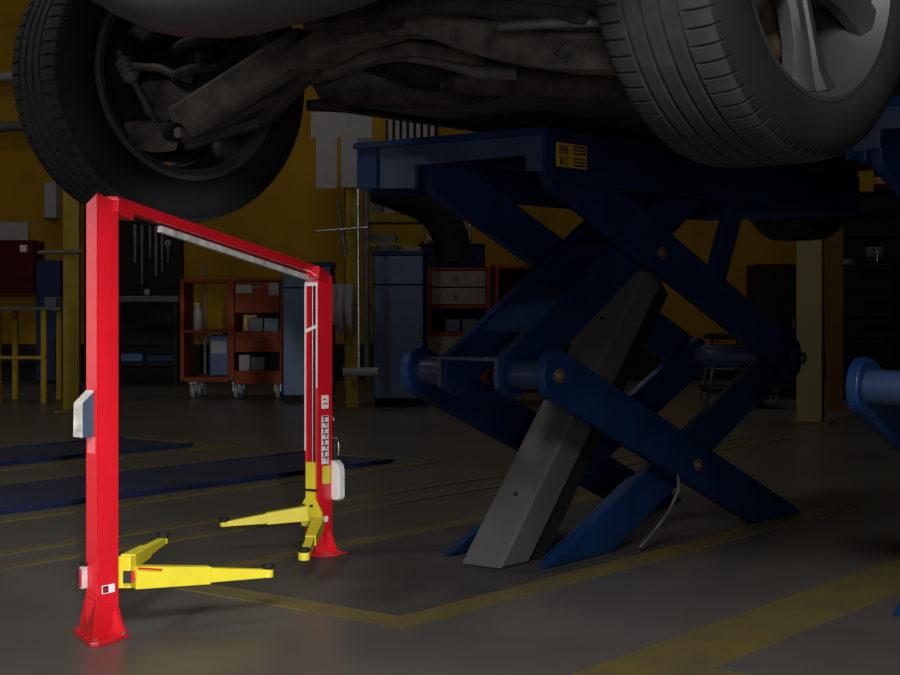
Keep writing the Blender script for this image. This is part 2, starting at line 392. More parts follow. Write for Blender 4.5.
def rim_mb(outer=True, phase=0.0):
    mb = MB()
    # barrel with lips (closed ring section)
    mb.lathe([(-0.112, 0.241), (-0.121, 0.238), (-0.122, 0.228), (-0.114, 0.221), (-0.110, 0.213), (-0.06, 0.203), (0.06, 0.203), (0.085, 0.214), (0.102, 0.222), (0.118, 0.230), (0.118, 0.238), (0.108, 0.241),
              (0.09, 0.236), (0.06, 0.210), (-0.06, 0.210), (-0.09, 0.236)], ax='X', seg=64, closed=True)
    # hub
    mb.lathe([(0.02, 0.0), (0.02, 0.062), (0.060, 0.066), (0.078, 0.052), (0.080, 0.0)], ax='X', seg=32)
    for s in range(5):
        a = phase + 2*PI*s/5
        ca, sa = math.cos(a), math.sin(a)
        def T(x, r, t): return (x, r*ca - t*sa, r*sa + t*ca)
        # spoke: crowned wide arm, deeper groove in the middle
        secs = []
        for r, w, xf, th in ((0.045, 0.034, 0.074, 0.035), (0.09, 0.031, 0.080, 0.034), (0.14, 0.036, 0.086, 0.032), (0.185, 0.052, 0.090, 0.03), (0.217, 0.078, 0.098, 0.03)):
            secs.append([T(xf-th, r, -w), T(xf-0.010, r, -w), T(xf, r, -w*0.72), T(xf+0.002, r, -w*0.22), T(xf-0.009, r, 0), T(xf+0.002, r, w*0.22), T(xf, r, w*0.72), T(xf-0.010, r, w), T(xf-th, r, w)])
        vs = [v for s_ in secs for v in s_]; n = 9; fs = []
        for i in range(len(secs)-1):
            for j in range(n): fs.append((i*n+j, i*n+(j+1) % n, (i+1)*n+(j+1) % n, (i+1)*n+j))
        fs.append(tuple(range(n))); fs.append(tuple(range((len(secs)-1)*n, len(secs)*n)))
        mb.faces(vs, fs)
    return mb

def wheel(center_world, az, phase, disc='rust', rim='rim'):
    """az: azimuth of the outward axle normal, clockwise from +X of the place"""
    w = rim_mb(phase=phase).build('wheel', rim, car, smooth=35)
    c = cw(center_world); w.location = c
    w.rotation_euler.z = -az - ROT
    ty = tyre_mb().build('tyre', 'tyre', w, smooth=40)
    ty.data.materials.append(M['sidewall'])
    for pg in ty.data.polygons:
        c3 = pg.center
        if math.hypot(c3.y, c3.z) < 0.3225: pg.material_index = 1
    w.scale = (1.095, 1.095, 1.095)
    rd = 0.150 if disc == 'rust' else 0.188
    d = MB(); d.lathe([(-0.055, 0.0), (-0.055, 0.075), (-0.012, 0.08), (-0.012, rd), (0.010, rd), (0.010, 0.08), (0.018, 0.06), (0.018, 0.0)], ax='X', seg=48)
    d.build('brake_disc', disc, w, smooth=40)
    k = MB()
    pts = []
    for i in range(9):
        a = math.radians(150 + i*9); pts.append((0.0, 0.140*math.sin(a)*-1, 0.140*math.cos(a)))
    k.tube(pts, 0.03, 10); k.build('brake_caliper', disc, w, smooth=50)
    return w
AZ = math.radians(44)
nR = Vector((math.cos(AZ), -math.sin(AZ), 0))
# front right (near) and front left (its inner side faces us)
wheel(Vector((0.643, 2.69, 1.344)) - nR*0.10, AZ, 1.5*PI + 0.12)
AZL = math.radians(49); nL = Vector((math.cos(AZL), -math.sin(AZL), 0))
wheel(Vector((-0.664, 3.75, 1.288)) - nL*0.10, AZL + PI, 0.3, 'underd', 'rimdark')
AX = math.radians(38)
wheel(Vector((-0.60, 3.66, 1.35)) + LD*3.45 + WD*0.05, AX + PI, 0.1)
wheel(Vector((0.646, 2.58, 1.285)) + LD*3.45, AX, 0.5)

# bodywork: side profile with wheel arches, extruded across the width
def arch(l0, r=0.42, z0=0.36, n=12, first=0):
    return [(l0 + r*math.cos(PI - PI*k/n), z0 + r*math.sin(PI*k/n)) for k in range(first, n+1)]
prof = [(-0.80, 0.78), (-0.45, 0.74)] + arch(0.0, first=5) + [(0.47, 0.30), (3.0, 0.30)] + arch(3.45) + [(3.95, 0.40), (4.25, 0.50), (4.30, 0.95), (3.9, 1.1), (0.35, 1.1), (-0.6, 0.98), (-0.84, 0.80)]
mb = MB(); mb.prism([(l, -0.80, z) for l, z in prof], (0, 1.60, 0)); mb.build('body_shell', 'carpaint', car, bevel=0.03)
mb = MB()
lo = [(0.25, -0.76, 1.1), (4.0, -0.76, 1.1), (4.0, 0.76, 1.1), (0.25, 0.76, 1.1)]; hi = [(1.05, -0.60, 1.62), (3.6, -0.60, 1.62), (3.6, 0.60, 1.62), (1.05, 0.60, 1.62)]
mb.faces(lo+hi, [(0,1,2,3)[::-1], (4,5,6,7), (0,1,5,4), (1,2,6,5), (2,3,7,6), (3,0,4,7)]); cb = mb.build('cabin', 'carpaint', car, bevel=0.05)
mb = MB()
for s in (-1, 1):
    for a, b in ((0.75, 2.1), (2.2, 3.5)):
        def SP(l, h):
            f = h/0.52; return (l, s*(0.765 - 0.16*f + 0.004), 1.1 + h)
        mb.prism([SP(a+0.12, 0.07), SP(b, 0.07), SP(b, 0.43), SP(a+0.42 if a < 1 else a+0.12, 0.43)], (0, s*0.006, 0))
mb.build('side_window', 'glass', cb)

# bumper with a rounded lower lip
mb = MB()
rows = []
ns = 24
for i in range(ns+1):
    s = -1 + 2*i/ns
    q = s*0.80
    l0 = -0.98 + 0.30*abs(s)**2.6
    dq = q + 0.16; zb = 0.211 + (min(0.32, dq*dq*2.0) if dq > 0 else min(0.32, dq*dq*0.8))
    sec = [(l0+0.34, zb+0.05), (l0+0.22, zb+0.012), (l0+0.12, zb), (l0+0.05, zb+0.015), (l0+0.005, zb+0.06), (l0-0.01, zb+0.13), (l0, 0.60), (l0+0.02, 0.72), (l0+0.34, 0.72)]
    rows.append([(l, q, z) for l, z in sec])
n = len(rows[0]); vs = [v for r in rows for v in r]; fs = []
for i in range(ns):
    for j in range(n): fs.append((i*n+j, i*n+(j+1) % n, (i+1)*n+(j+1) % n, (i+1)*n+j))
fs.append(tuple(range(n))); fs.append(tuple(range(ns*n, (ns+1)*n)))
mb.faces(vs, fs); mb.build('bumper', 'carpaint', car, smooth=50)

# underbody: floor pan, sills, engine bay tray
mb = MB(); mb.box((0.45, -0.72, 0.335), (3.0, 0.72, 0.40))
for q in (-0.5, -0.25, 0.05, 0.3, 0.55): mb.box((0.6, q-0.04, 0.318), (2.9, q+0.04, 0.336))
mb.build('floor_pan', 'underd', car, bevel=0.012)
for s in (1, -1):
    mb = MB(); mb.beam((0.42, s*0.70, 0.335), (3.0, s*0.70, 0.335), 0.10, 0.07); mb.build('sill', 'under', car, bevel=0.012)
mb = MB(); mb.box((-0.62, -0.50, 0.50), (0.5, 0.50, 0.62)); mb.build('engine_tray', 'underd', car, bevel=0.02)
# splash shield / fuel tank behind the axle, soft lumps
def lump(name, m, pts, r, flat=0.6, seg=16):
    mb = MB(); mb.tube(pts, r, seg)
    c = sum((Vector(p) for p in pts), Vector())/len(pts)
    for v in mb.bm.verts: v.co.z = c.z + (v.co.z - c.z)*flat
    return mb.build(name, m, car, smooth=60)
lump('heat_shield', 'under', [cp(318, 92, 3.75), cp(350, 90, 3.75), cp(400, 88, 3.75), cp(450, 92, 3.7), cp(520, 92, 3.7)], [0.02, 0.06, 0.08, 0.07, 0.02])
lump('muffler', 'under', [cp(440, 84, 3.35), cp(470, 80, 3.35), cp(520, 78, 3.3), cp(580, 80, 3.2), cp(640, 82, 3.1), cp(660, 82, 3.05)], [0.015, 0.035, 0.05, 0.055, 0.05, 0.02], 0.8)
lump('fuel_tank', 'underd', [cp(360, 60, 3.6), cp(420, 62, 3.55), cp(500, 62, 3.5), cp(560, 60, 3.45)], [0.03, 0.09, 0.1, 0.04], 0.7)
mb = MB(); mb.tube([cp(330, 72, 3.5), cp(365, 58, 3.45), cp(400, 52, 3.4), cp(440, 58, 3.35), cp(480, 70, 3.3), cp(520, 72, 3.25)], 0.020, 12); mb.build('exhaust_pipe', 'alu', car, smooth=60)
lump('sill_cover', 'under', [cp(308, 106, 3.95), cp(360, 104, 4.0), cp(430, 108, 4.1), cp(520, 116, 4.2), cp(640, 124, 4.3)], [0.02, 0.035, 0.03, 0.035, 0.03], 0.7)
# subframe cross member sweeping between the wheels
def ribbon(name, m, pts, hs, w=0.08, bevel=0.008):
    mb = MB(); n = len(pts); vs = []; fs = []
    for i, p in enumerate(pts):
        p = Vector(p)
        d = (Vector(pts[min(i+1, n-1)]) - Vector(pts[max(i-1, 0)])).normalized()
        s = d.cross(Vector((0,0,1))).normalized(); u = s.cross(d).normalized()
        for a, b in ((-1,-1),(1,-1),(1,1),(-1,1)): vs.append(p + s*a*w/2 + u*b*hs[i]/2)
    for i in range(n-1):
        for j in range(4): fs.append((4*i+j, 4*i+(j+1) % 4, 4*i+4+(j+1) % 4, 4*i+4+j))
    fs += [(3,2,1,0), tuple(range(4*n-4, 4*n))]
    mb.faces(vs, fs); return mb.build(name, m, car, bevel=bevel)
ribbon('subframe', 'underb', [cp(300, 62, 3.30), cp(345, 38, 3.22), cp(395, 22, 3.14), cp(435, 20, 3.08), cp(475, 34, 3.02), cp(520, 46, 2.95), cp(570, 53, 2.88), cp(640, 55, 2.78)], [0.05, 0.055, 0.06, 0.07, 0.075, 0.075, 0.072, 0.07], 0.10)
ribbon('cross_brace', 'under', [cp(330, 30, 3.0), cp(380, 12, 2.95), cp(430, 5, 2.9), cp(500, 8, 2.8), cp(590, 18, 2.7)], [0.03, 0.03, 0.03, 0.03, 0.03], 0.05)
ribbon('rear_link', 'underb', [cp(300, 80, 3.45), cp(350, 62, 3.4), cp(410, 48, 3.32), cp(480, 58, 3.2)], [0.03, 0.035, 0.035, 0.03], 0.05)
mb = MB(); mb.tube([cp(500, 26, 2.75), cp(550, 23, 2.72), cp(600, 22, 2.7)], 0.010, 10); mb.build('tie_rod', 'alu', car, smooth=60)
mb = MB(); mb.tube([cp(560, 58, 2.83), cp(575, 40, 2.83), cp(585, 45, 2.83), cp(590, 62, 2.82)], 0.014, 10); mb.build('bush_bracket', 'underb', car, smooth=60)
mb = MB(); mb.prism([cp(300, 4, 2.9), cp(370, -2, 2.9), cp(366, 22, 2.9), cp(330, 24, 2.9), cp(300, 30, 2.95)], cw(Vector((0,3.11,0))+LD*0.12) - cw(Vector((0,3.11,0)))); mb.build('gearbox_cover', 'under', car, bevel=0.01)
# lower control arm at the left wheel
ca = MB()
ca.beam(cp(179, 127, 3.44), cp(310, 42, 3.28), 0.055, 0.095, w2=0.07, h2=0.075)
arm = ca.build('control_arm', 'underb', car, bevel=0.012)
mb = MB(); mb.beam(cp(185, 146, 3.42), cp(268, 120, 3.40), 0.03, 0.022); mb.beam(cp(262, 122, 3.40), cp(318, 66, 3.30), 0.03, 0.025); mb.beam(cp(195, 140, 3.43), cp(296, 88, 3.34), 0.028, 0.016)
mb.prism([cp(185, 143, 3.445), cp(268, 117, 3.42), cp(314, 66, 3.32), cp(310, 52, 3.31), cp(196, 120, 3.45)], cw(Vector((0,3.11,0))+LD*0.012) - cw(Vector((0,3.11,0))))
mb.build('arm_flange', 'under', arm, bevel=0.004)
mb = MB(); mb.lathe([(-0.055, 0.0), (-0.040, 0.022), (0.040, 0.022), (0.040, 0.0)], cp(182, 133, 3.42), 'X', 20); mb.build('arm_bush', 'underd', arm, smooth=40)
mb = MB(); mb.lathe([(0.0, 0.0), (0.0, 0.012), (-0.014, 0.012), (-0.014, 0.0)], cp(182, 133, 3.36), 'X', 12); mb.build('arm_bolt', 'alu', arm, smooth=40)
# knuckle and brake shield
mb = MB(); mb.prism([cp(138, 120, 3.56), cp(156, 120, 3.55), cp(172, 122, 3.52), cp(180, 140, 3.5), cp(176, 152, 3.5), cp(152, 150, 3.54)], cw(Vector((0,3.11,0))+WD*0.06) - cw(Vector((0,3.11,0)))); mb.build('knuckle', 'underb', car, bevel=0.008)
mb = MB(); mb.prism([cp(150, 80, 3.58), cp(186, 78, 3.55), cp(196, 110, 3.52), cp(168, 122, 3.55), cp(156, 112, 3.57)], cw(Vector((0,3.11,0))+WD*0.05) - cw(Vector((0,3.11,0)))); mb.build('hub_carrier', 'underb', car, bevel=0.01)
mb = MB(); mb.tube([cp(126, 42, 3.58), cp(138, 32, 3.55), cp(150, 40, 3.5), cp(160, 30, 3.45)], 0.018, 10); mb.build('brake_hose', 'underd', car, smooth=60)
# coil spring
mb = MB(); c0 = cp(206, 112, 3.50); c1 = cp(210, 18, 3.46); pts = []
for i in range(90):
    f = i/89; a = 2*PI*3.4*f + 1.0
    pts.append(c0.lerp(c1, f) + Vector((0.072*math.cos(a), 0.072*math.sin(a), 0)))
mb.tube(pts, 0.0125, 10); mb.build('coil_spring', 'under', car, smooth=60)
mb = MB(); mb.tube([c0, c1], 0.03, 14); mb.build('damper', 'underd', car, smooth=60)
# drop link with rubber boot
mb = MB(); a = cp(119, 52, 3.56); b = cp(134, 82, 3.54); pts = []; rs = []
for i in range(13):
    pts.append(a.lerp(b, i/12)); rs.append((0.016 if i % 2 else 0.023) if 2 < i < 12 else 0.009)
mb.tube(pts, rs, 14); dl = mb.build('drop_link', 'alu', car, smooth=50)
mb = MB(); mb.tube([b, cp(156, 122, 3.53)], [0.008, 0.007], 10); mb.build('link_rod', 'underb', dl, smooth=60)
mb = MB(); mb.tube([cp(128, 66, 3.55), cp(160, 68, 3.5), cp(190, 80, 3.46)], 0.010, 10); mb.build('sway_bar', 'underb', car, smooth=60)
# inner axle half shaft and a mirrored set of parts on the far side
mb = MB(); mb.tube([cp(200, 95, 3.56), cp(330, 35, 3.25)], 0.022, 14); mb.build('drive_shaft', 'underd', car, smooth=60)
mb = MB(); mb.tube([cp(620, 20, 2.80), cp(740, 10, 2.68)], 0.03, 14); mb.build('drive_shaft', 'underd', car, smooth=60)

# ------------------------------------------------------------------ red two-post lift
P0 = Vector((-0.758, 3.22, 0)); P1 = Vector((-0.375, 4.26, 0))
tp = thing('two_post_lift', 'bright red two-post car lift with yellow swing arms standing on the floor', 'vehicle lift', P0, 0)
def lw(p): return Vector(p) - P0
def lp(px, py, Y): return at(px, py, Y) - P0
A = math.radians(35)
def post_mx(P):    # local x: side normal, y: towards the rear post, z up, origin on the visible corner edge
    return Matrix.Translation(P - P0) @ Matrix.Rotation(-A, 4, 'Z')
mF = post_mx(P0); mR = post_mx(P1)
# front post: C channel open to the back
wF, dF, hF = 0.0345, 0.062, 0.960
mb = MB(mF)
mb.prism([(0, 0, 0.008), (-wF, 0, 0.008), (-wF, 0, hF-0.022), (0, 0, hF)], (0, 0.005, 0))
mb.prism([(0, 0.005, 0.008), (0, dF, 0.008), (0, dF, hF-0.012), (0, 0.045, hF-0.013), (0, 0.005, hF)], (-0.005, 0, 0))
mb.prism([(-wF, 0.005, 0.008), (-wF, dF, 0.008), (-wF, dF, hF-0.024), (-wF, 0.005, hF-0.022)], (0.005, 0, 0))
mb.prism([(-0.005, 0.005, hF-0.006), (-wF+0.005, 0.005, hF-0.026), (-wF+0.005, dF, hF-0.028), (-0.005, dF, hF-0.018)], (0, 0, 0.004))
fp = mb.build('front_post', 'red', tp, bevel=0.0012)
# front base: foot plate, gussets
mb = MB(mF); mb.prism([(0.040, -0.056, 0), (0.054, -0.044, 0), (0.052, 0.0, 0), (0.036, 0.060, 0), (0.0, 0.086, 0), (-0.060, 0.090, 0), (-0.100, 0.045, 0), (-0.098, 0.018, 0)], (0, 0, 0.009)); ft = mb.build('foot_plate', 'red', tp, bevel=0.0015)
for x, y in ((0.037, -0.038), (0.034, 0.045), (-0.084, 0.026), (-0.05, 0.078)):
    mb = MB(mF); mb.lathe([(0.009, 0.0), (0.009, 0.006), (0.014, 0.006), (0.014, 0.0)], (x, y, 0), 'Z', 8); mb.build('anchor_bolt', 'chrome', ft)
tq = [(0.001, -0.001, 0.088), (-wF-0.001, -0.001, 0.094), (-wF-0.001, dF, 0.09), (0.001, dF, 0.062)]
bq = [(0.028, -0.036, 0.009), (-0.080, 0.018, 0.009), (-0.045, 0.075, 0.009), (0.012, 0.070, 0.009)]
mb = MB(mF); mb.faces(tq + bq, [(0,1,2,3), (7,6,5,4), (0,4,5,1), (1,5,6,2), (2,6,7,3), (3,7,4,0)]); mb.build('flared_foot', 'red', tp, bevel=0.001)
mb = MB(mF); mb.prism([(0.010, 0.045, 0.009), (0.036, 0.045, 0.009), (0.032, 0.045, 0.020), (0.006, 0.045, 0.056)], (0, 0.006, 0)); mb.build('base_gusset', 'red', tp)
# control box on the outer face
mb = MB(mF); z0, z1 = 0.436, 0.532
mb.prism([(-0.008, 0, z0), (-0.008, -0.034, z0), (-0.008, -0.034, z1-0.022), (-0.008, -0.004, z1), (-0.008, 0, z1)], (-0.020, 0, 0)); cbx = mb.build('control_box', 'slate', tp, bevel=0.0015)
mb = MB(mF); mb.prism([(-0.0065, -0.034, z0), (-0.0065, -0.040, z0+0.002), (-0.0065, -0.038, z1-0.022), (-0.0065, -0.004, z1+0.004), (-0.0065, -0.004, z1), (-0.0065, -0.034, z1-0.022)], (-0.023, 0, 0)); fc = mb.build('box_cover', 'pale', cbx); fc['label'] = 'white front cover'
# lock release at the foot
mb = MB(mF); mb.box((-wF-0.006, -0.014, 0.108), (-wF+0.006, 0.0, 0.156)); lk = mb.build('lock_cover', 'pale', tp, bevel=0.002); lk['label'] = 'white lock cover'
mb = MB(mF); mb.box((-wF-0.003, -0.0155, 0.113), (-wF+0.003, -0.014, 0.150)); mb.build('lock_face', 'red', lk)
mb = MB(mF); mb.box((-wF-0.006, -0.012, 0.158), (-wF+0.008, -0.002, 0.164)); mb.build('lock_knob', 'black', lk)
# labels low on the front post
mb = MB(mF); mb.box((0.0, 0.014, 0.096), (0.0012, 0.050, 0.114)); lb = mb.build('rating_label', 'white', tp)
mb = MB(mF); mb.box((0.0012, 0.016, 0.098), (0.0018, 0.031, 0.112)); mb.build('label_mark', 'ink', lb)
mb = MB(mF); mb.box((0.0012, 0.019, 0.101), (0.0022, 0.027, 0.108)); mb.build('label_square', 'red', lb)
# red and pink stripe labels on the front post outer face
mb = MB(mF); mb.box((-wF+0.006, -0.001, 0.40), (-0.006, 0, 0.436)); pl = mb.build('paper_label', 'white', tp); pl.active_material = None or mat('pink_label', (0.74, 0.16, 0.18), 0.4, var=0.05)

# rear post: C channel, open side towards us
wR, dR, hR = 0.048, 0.064, 0.800
mb = MB(mR)
mb.prism([(0, 0, 0.008), (0, dR, 0.008), (0, dR, hR), (0, 0, hR)], (-0.005, 0, 0))
mb.prism([(-wR, 0, 0.008), (-wR, dR, 0.008), (-wR, dR, hR-0.006), (-wR, 0, hR-0.006)], (0.005, 0, 0))
mb.box((-wR+0.005, dR-0.005, 0.008), (-0.005, dR, hR-0.006))
mb.box((-wR+0.005, 0.0, hR-0.02), (-0.005, dR-0.005, hR-0.012))
mb.box((-0.010, 0, 0.008), (-0.005, 0.004, hR-0.02)); mb.box((-wR+0.005, 0, 0.008), (-wR+0.009, 0.004, hR-0.02))
mb.build('rear_post', 'red', tp, bevel=0.001)
mb = MB(mR)  # white strips around the opening stand in for glare on its edges
mb.box((-wR-0.001, -0.0015, 0.30), (-wR+0.003, 0.0, hR-0.03)); mb.box((-0.006, -0.0015, 0.48), (-0.002, 0.0, hR-0.03)); mb.box((-wR, -0.0015, hR-0.03), (-0.001, 0.0, hR-0.02))
mb.prism([(-wR+0.002, -0.001, 0.635), (-0.004, -0.001, 0.65), (-0.004, -0.001, 0.66), (-wR+0.002, -0.001, 0.645)], (0, -0.003, 0))
sr = mb.build('edge_glare_strip', 'white', tp); sr['label'] = 'white strips drawn as edge glare, with cross bar'
mb = MB(mR)
for x in (-0.034, -0.027): mb.tube([(x, 0.02, 0.26), (x, 0.02, hR-0.03)], 0.0026, 8)
mb.build('hydraulic_hose', 'black', tp, smooth=60)
mb = MB(mR)
for x in (-0.030, -0.019): mb.tube([(x, 0.012, 0.26), (x, 0.012, hR-0.03)], 0.0016, 8)
mb.build('lifting_cable', 'cable', tp, smooth=60)
mb = MB(mR); mb.prism([(-0.060, -0.014, 0), (0.02, -0.014, 0), (0.045, 0.03, 0), (0.040, 0.085, 0), (-0.060, 0.085, 0)], (0, 0, 0.009)); ft = mb.build('foot_plate', 'red', tp, bevel=0.0015)
mb = MB(mR)
for x, y in ((0.022, 0.01), (0.03, 0.06)): mb.lathe([(0.009, 0.0), (0.009, 0.005), (0.013, 0.005), (0.013, 0.0)], (x, y, 0), 'Z', 8)
mb.build('anchor_bolt', 'chrome', ft)
mb = MB(mR)
mb.prism([(0, 0.008, 0.009), (0.020, 0.008, 0.009), (0.002, 0.008, 0.11), (0, 0.008, 0.11)], (0, 0.006, 0)); mb.prism([(0, 0.050, 0.009), (0.030, 0.050, 0.009), (0.002, 0.050, 0.07), (0, 0.050, 0.07)], (0, 0.006, 0))
mb.build('base_gusset', 'red', tp, bevel=0.001)
# white letter strip and labels on the side of the rear post
mb = MB(mR); mb.box((0, 0.016, 0.262), (0.001, 0.046, 0.400)); wl = mb.build('letter_strip', 'white', tp)
mb = MB(mR)
for k in range(8):
    z = 0.268 + k*0.0165
    mb.box((0.001, 0.018, z+0.0115), (0.0016, 0.044, z+0.0150))
    if k % 2: mb.box((0.001, 0.024, z), (0.0016, 0.029, z+0.0115))
    else: mb.box((0.001, 0.033, z+0.003), (0.0016, 0.038, z+0.0115))
mb.build('lettering', 'ink', wl)
mb = MB(mR); mb.box((0, 0.016, 0.420), (0.001, 0.046, 0.458)); wl2 = mb.build('paper_label', 'white', tp)
mb = MB(mR); mb.box((0.001, 0.022, 0.432), (0.0016, 0.042, 0.436)); mb.box((0.001, 0.022, 0.444), (0.0016, 0.034, 0.448)); mb.build('label_text', 'red', wl2)
mb = MB(mR); mb.box((0, 0.020, 0.205), (0.001, 0.054, 0.256)); mb.build('yellow_label', 'yellow', tp)
mb = MB(mR); mb.box((0, 0.026, 0.096), (0.001, 0.044, 0.112)); mb.build('paper_label', 'white', tp)
# power unit with white oil tank behind the rear post
mb = MB(mR @ Matrix.Translation((-0.012, dR+0.002, 0)))
pr = [(0.012, 0.0), (0.034, 0.0), (0.042, 0.008), (0.042, 0.085), (0.036, 0.102), (0.020, 0.115), (0.004, 0.115), (0.0, 0.100), (0.0, 0.010)]
mb.prism([(0.004 + x*0.85, -0.006, 0.155 + z) for x, z in pr], (0, 0.030, 0)); ot = mb.build('oil_tank', 'white', tp, bevel=0.006); ot['label'] = 'white plastic oil tank'
mb = MB(mR @ Matrix.Translation((-0.012, dR+0.002, 0))); mb.lathe([(0.27, 0.0), (0.27, 0.012), (0.325, 0.012), (0.33, 0.008), (0.33, 0.0)], (0.014, 0.008, 0), 'Z', 16); mb.build('pump_motor', 'black', tp, smooth=40)
mb = MB(mR @ Matrix.Translation((-0.012, dR+0.002, 0))); mb.tube([(0.010, 0.008, 0.33), (0.018, 0.008, 0.335), (0.026, 0.008, 0.32), (0.028, 0.008, 0.30), (0.022, 0.008, 0.27)], 0.002, 8); mb.tube([(0.004, 0, 0.392), (0.016, 0, 0.392), (0.016, 0, 0.384)], 0.0018, 8)
mb.build('oil_hose', 'cable', tp, smooth=60)
# cross beam
bF = mF @ Vector((-0.012, 0.052, hF-0.016)); bR = mR @ Vector((-0.024, 0.01, hR+0.006))
mb = MB(); mid = bF.lerp(bR, 0.93)
mb.beam(bF, bR + Vector((0,0,0.008)), 0.030, 0.026)
mb.build('cross_beam', 'red', tp, bevel=0.004)
mb = MB(); s0 = bF.lerp(bR, 0.055)
mb.beam(bF + Vector((0.004, -0.01, -0.008)), s0 + Vector((0.006, 0, -0.016)), 0.030, 0.03); mb.build('beam_bracket', 'red', tp, bevel=0.002)
mb = MB(); mb.beam(bR + Vector((0.0, -0.05, 0.004)), bR + Vector((0.022, 0.02, -0.012)), 0.042, 0.034); mb.build('beam_bracket', 'red', tp, bevel=0.004)
mb = MB(); g0 = bF.lerp(bR, 0.19); g1 = bF.lerp(bR, 0.965)
mb.beam(g0 + Vector((0.002, -0.004, -0.024)), g1 + Vector((0.0, 0, -0.019)), 0.012, 0.015); gt = mb.build('cable_guard', 'pale', tp, bevel=0.002); gt['label'] = 'pale grey bar slung beneath the beam'

# carriages, arms and pads
def pad(name_loc, r=0.013):
    mb = MB(); mb.lathe([(-0.006, 0.0), (-0.006, r*0.8), (-0.001, r*0.8), (-0.001, r), (0.006, r), (0.006, r*0.8), (0.003, r*0.7), (0.003, 0.0)], name_loc, 'Z', 20)
    return mb
def swing_arm(p, q, w0, h0, w1, h1, joint=0.6, ext=True):
    mb = MB(); j = p.lerp(q, joint)
    mb.beam(p, j, w0, h0, w2=w0*0.8, h2=h0*0.78); sa = mb.build('swing_arm', 'yellow', tp, bevel=0.0015)
    mb = MB(); mb.beam(p.lerp(q, joint-0.02), q, w0*0.62, h0*0.66, w2=w1, h2=h1); mb.lathe([(-h1/2, 0.0), (-h1/2, w1*0.62), (h1/2, w1*0.62), (h1/2, 0.0)], q, 'Z', 20)
    mb.build('arm_extension', 'yellow', sa, bevel=0.001)
    pad(q + Vector((0, 0, h1/2+0.005)), max(0.015, w1*0.68)).build('rubber_pad', 'black', sa, smooth=40)
    return sa
# front carriage
c = lp(128, 572, 3.30)
mb = MB(); mb.beam(lp(127, 556, 3.305), lp(127, 588, 3.295), 0.032, 0.028, up=(0.3, 1, 0)); cr = mb.build('carriage', 'yellow', tp, bevel=0.002)
mb = MB(); a = lp(129, 577, 3.272); mb.box((a.x-0.012, a.y-0.004, a.z-0.013), (a.x+0.006, a.y+0.003, a.z+0.013)); mb.build('lock_gap', 'ink', cr)
mb = MB(); mb.box((a.x+0.006, a.y-0.004, a.z-0.010), (a.x+0.013, a.y+0.003, a.z+0.012)); mb.build('arm_lock', 'red', cr)
mb = MB(); mb.tube([lp(119, 534, 3.28), lp(122, 533.5, 3.27)], 0.004, 10); mb.build('stop_pin', 'black', tp)
swing_arm(lp(134, 577, 3.31), lp(268, 573, 3.47), 0.034, 0.050, 0.020, 0.018, 0.55)
mb = MB(); a0 = lp(138, 570.5, 3.29); a1 = lp(162, 571.5, 3.32); mb.tube([a0 + Vector((0,0,0.005)), a1 + Vector((0,0,0.004))], 0.0022, 8); mb.build('arm_text_band', 'red', tp)
swing_arm(lp(128, 562, 3.32), lp(163, 540.5, 3.60), 0.034, 0.034, 0.018, 0.014, 0.5)
# rear carriage
mb = MB(mR); mb.box((-wR+0.008, -0.008, 0.125), (-0.008, 0.03, 0.268)); cr = mb.build('carriage', 'yellow', tp, bevel=0.002)
mb = MB(mR); mb.box((-wR-0.001, -0.011, 0.186), (0.004, -0.007, 0.193)); mb.build('carriage_strap', 'ink', cr)
mb = MB(mR); mb.prism([(-wR-0.004, -0.012, 0.085), (0.014, -0.012, 0.085), (0.022, -0.012, 0.105), (0.018, -0.012, 0.128), (-0.006, -0.012, 0.165), (-0.040, -0.012, 0.165), (-wR-0.014, -0.012, 0.130)], (0, 0.012, 0)); mb.build('arm_yoke', 'yellow', tp, bevel=0.002)
mb = MB(mR); mb.box((-wR-0.012, -0.0135, 0.112), (-wR+0.002, -0.012, 0.127)); mb.build('lock_gap', 'ink', cr)
mb = MB(mR)
for x in (-0.012, -0.042): mb.lathe([(-0.018, 0.0), (-0.018, 0.004), (-0.012, 0.004), (-0.012, 0.0)], (x, 0, 0.146), 'Y', 10)
mb.build('yoke_bolt', 'ink', cr)
swing_arm(lp(308, 513, 4.24), lp(224, 524, 4.20), 0.028, 0.042, 0.018, 0.013, 0.5)
swing_arm(lp(318, 524, 4.21), lp(304, 556, 3.88), 0.036, 0.036, 0.024, 0.020, 0.55)

# ------------------------------------------------------------------ workshop furniture at the back
def ground(Y): return 0.0
def base(px, Y): return Vector(((px-450)*Y/F, Y, 0))

# castor
def castor(parent, pos, r=0.05, m='pgrey'):
    mb = MB(); mb.lathe([(-0.016, 0.0), (-0.016, r*0.8), (-0.012, r), (0.012, r), (0.016, r*0.8), (0.016, 0.0)], (pos[0], pos[1], r), 'X', 20); c = mb.build('castor', m, parent, smooth=40)
    mb = MB(); mb.box((pos[0]-0.024, pos[1]-0.02, r), (pos[0]-0.018, pos[1]+0.02, 0.115)); mb.box((pos[0]+0.018, pos[1]-0.02, r), (pos[0]+0.024, pos[1]+0.02, 0.115)); mb.box((pos[0]-0.03, pos[1]-0.03, 0.110), (pos[0]+0.03, pos[1]+0.03, 0.12)); mb.build('castor_fork', 'chrome', c)

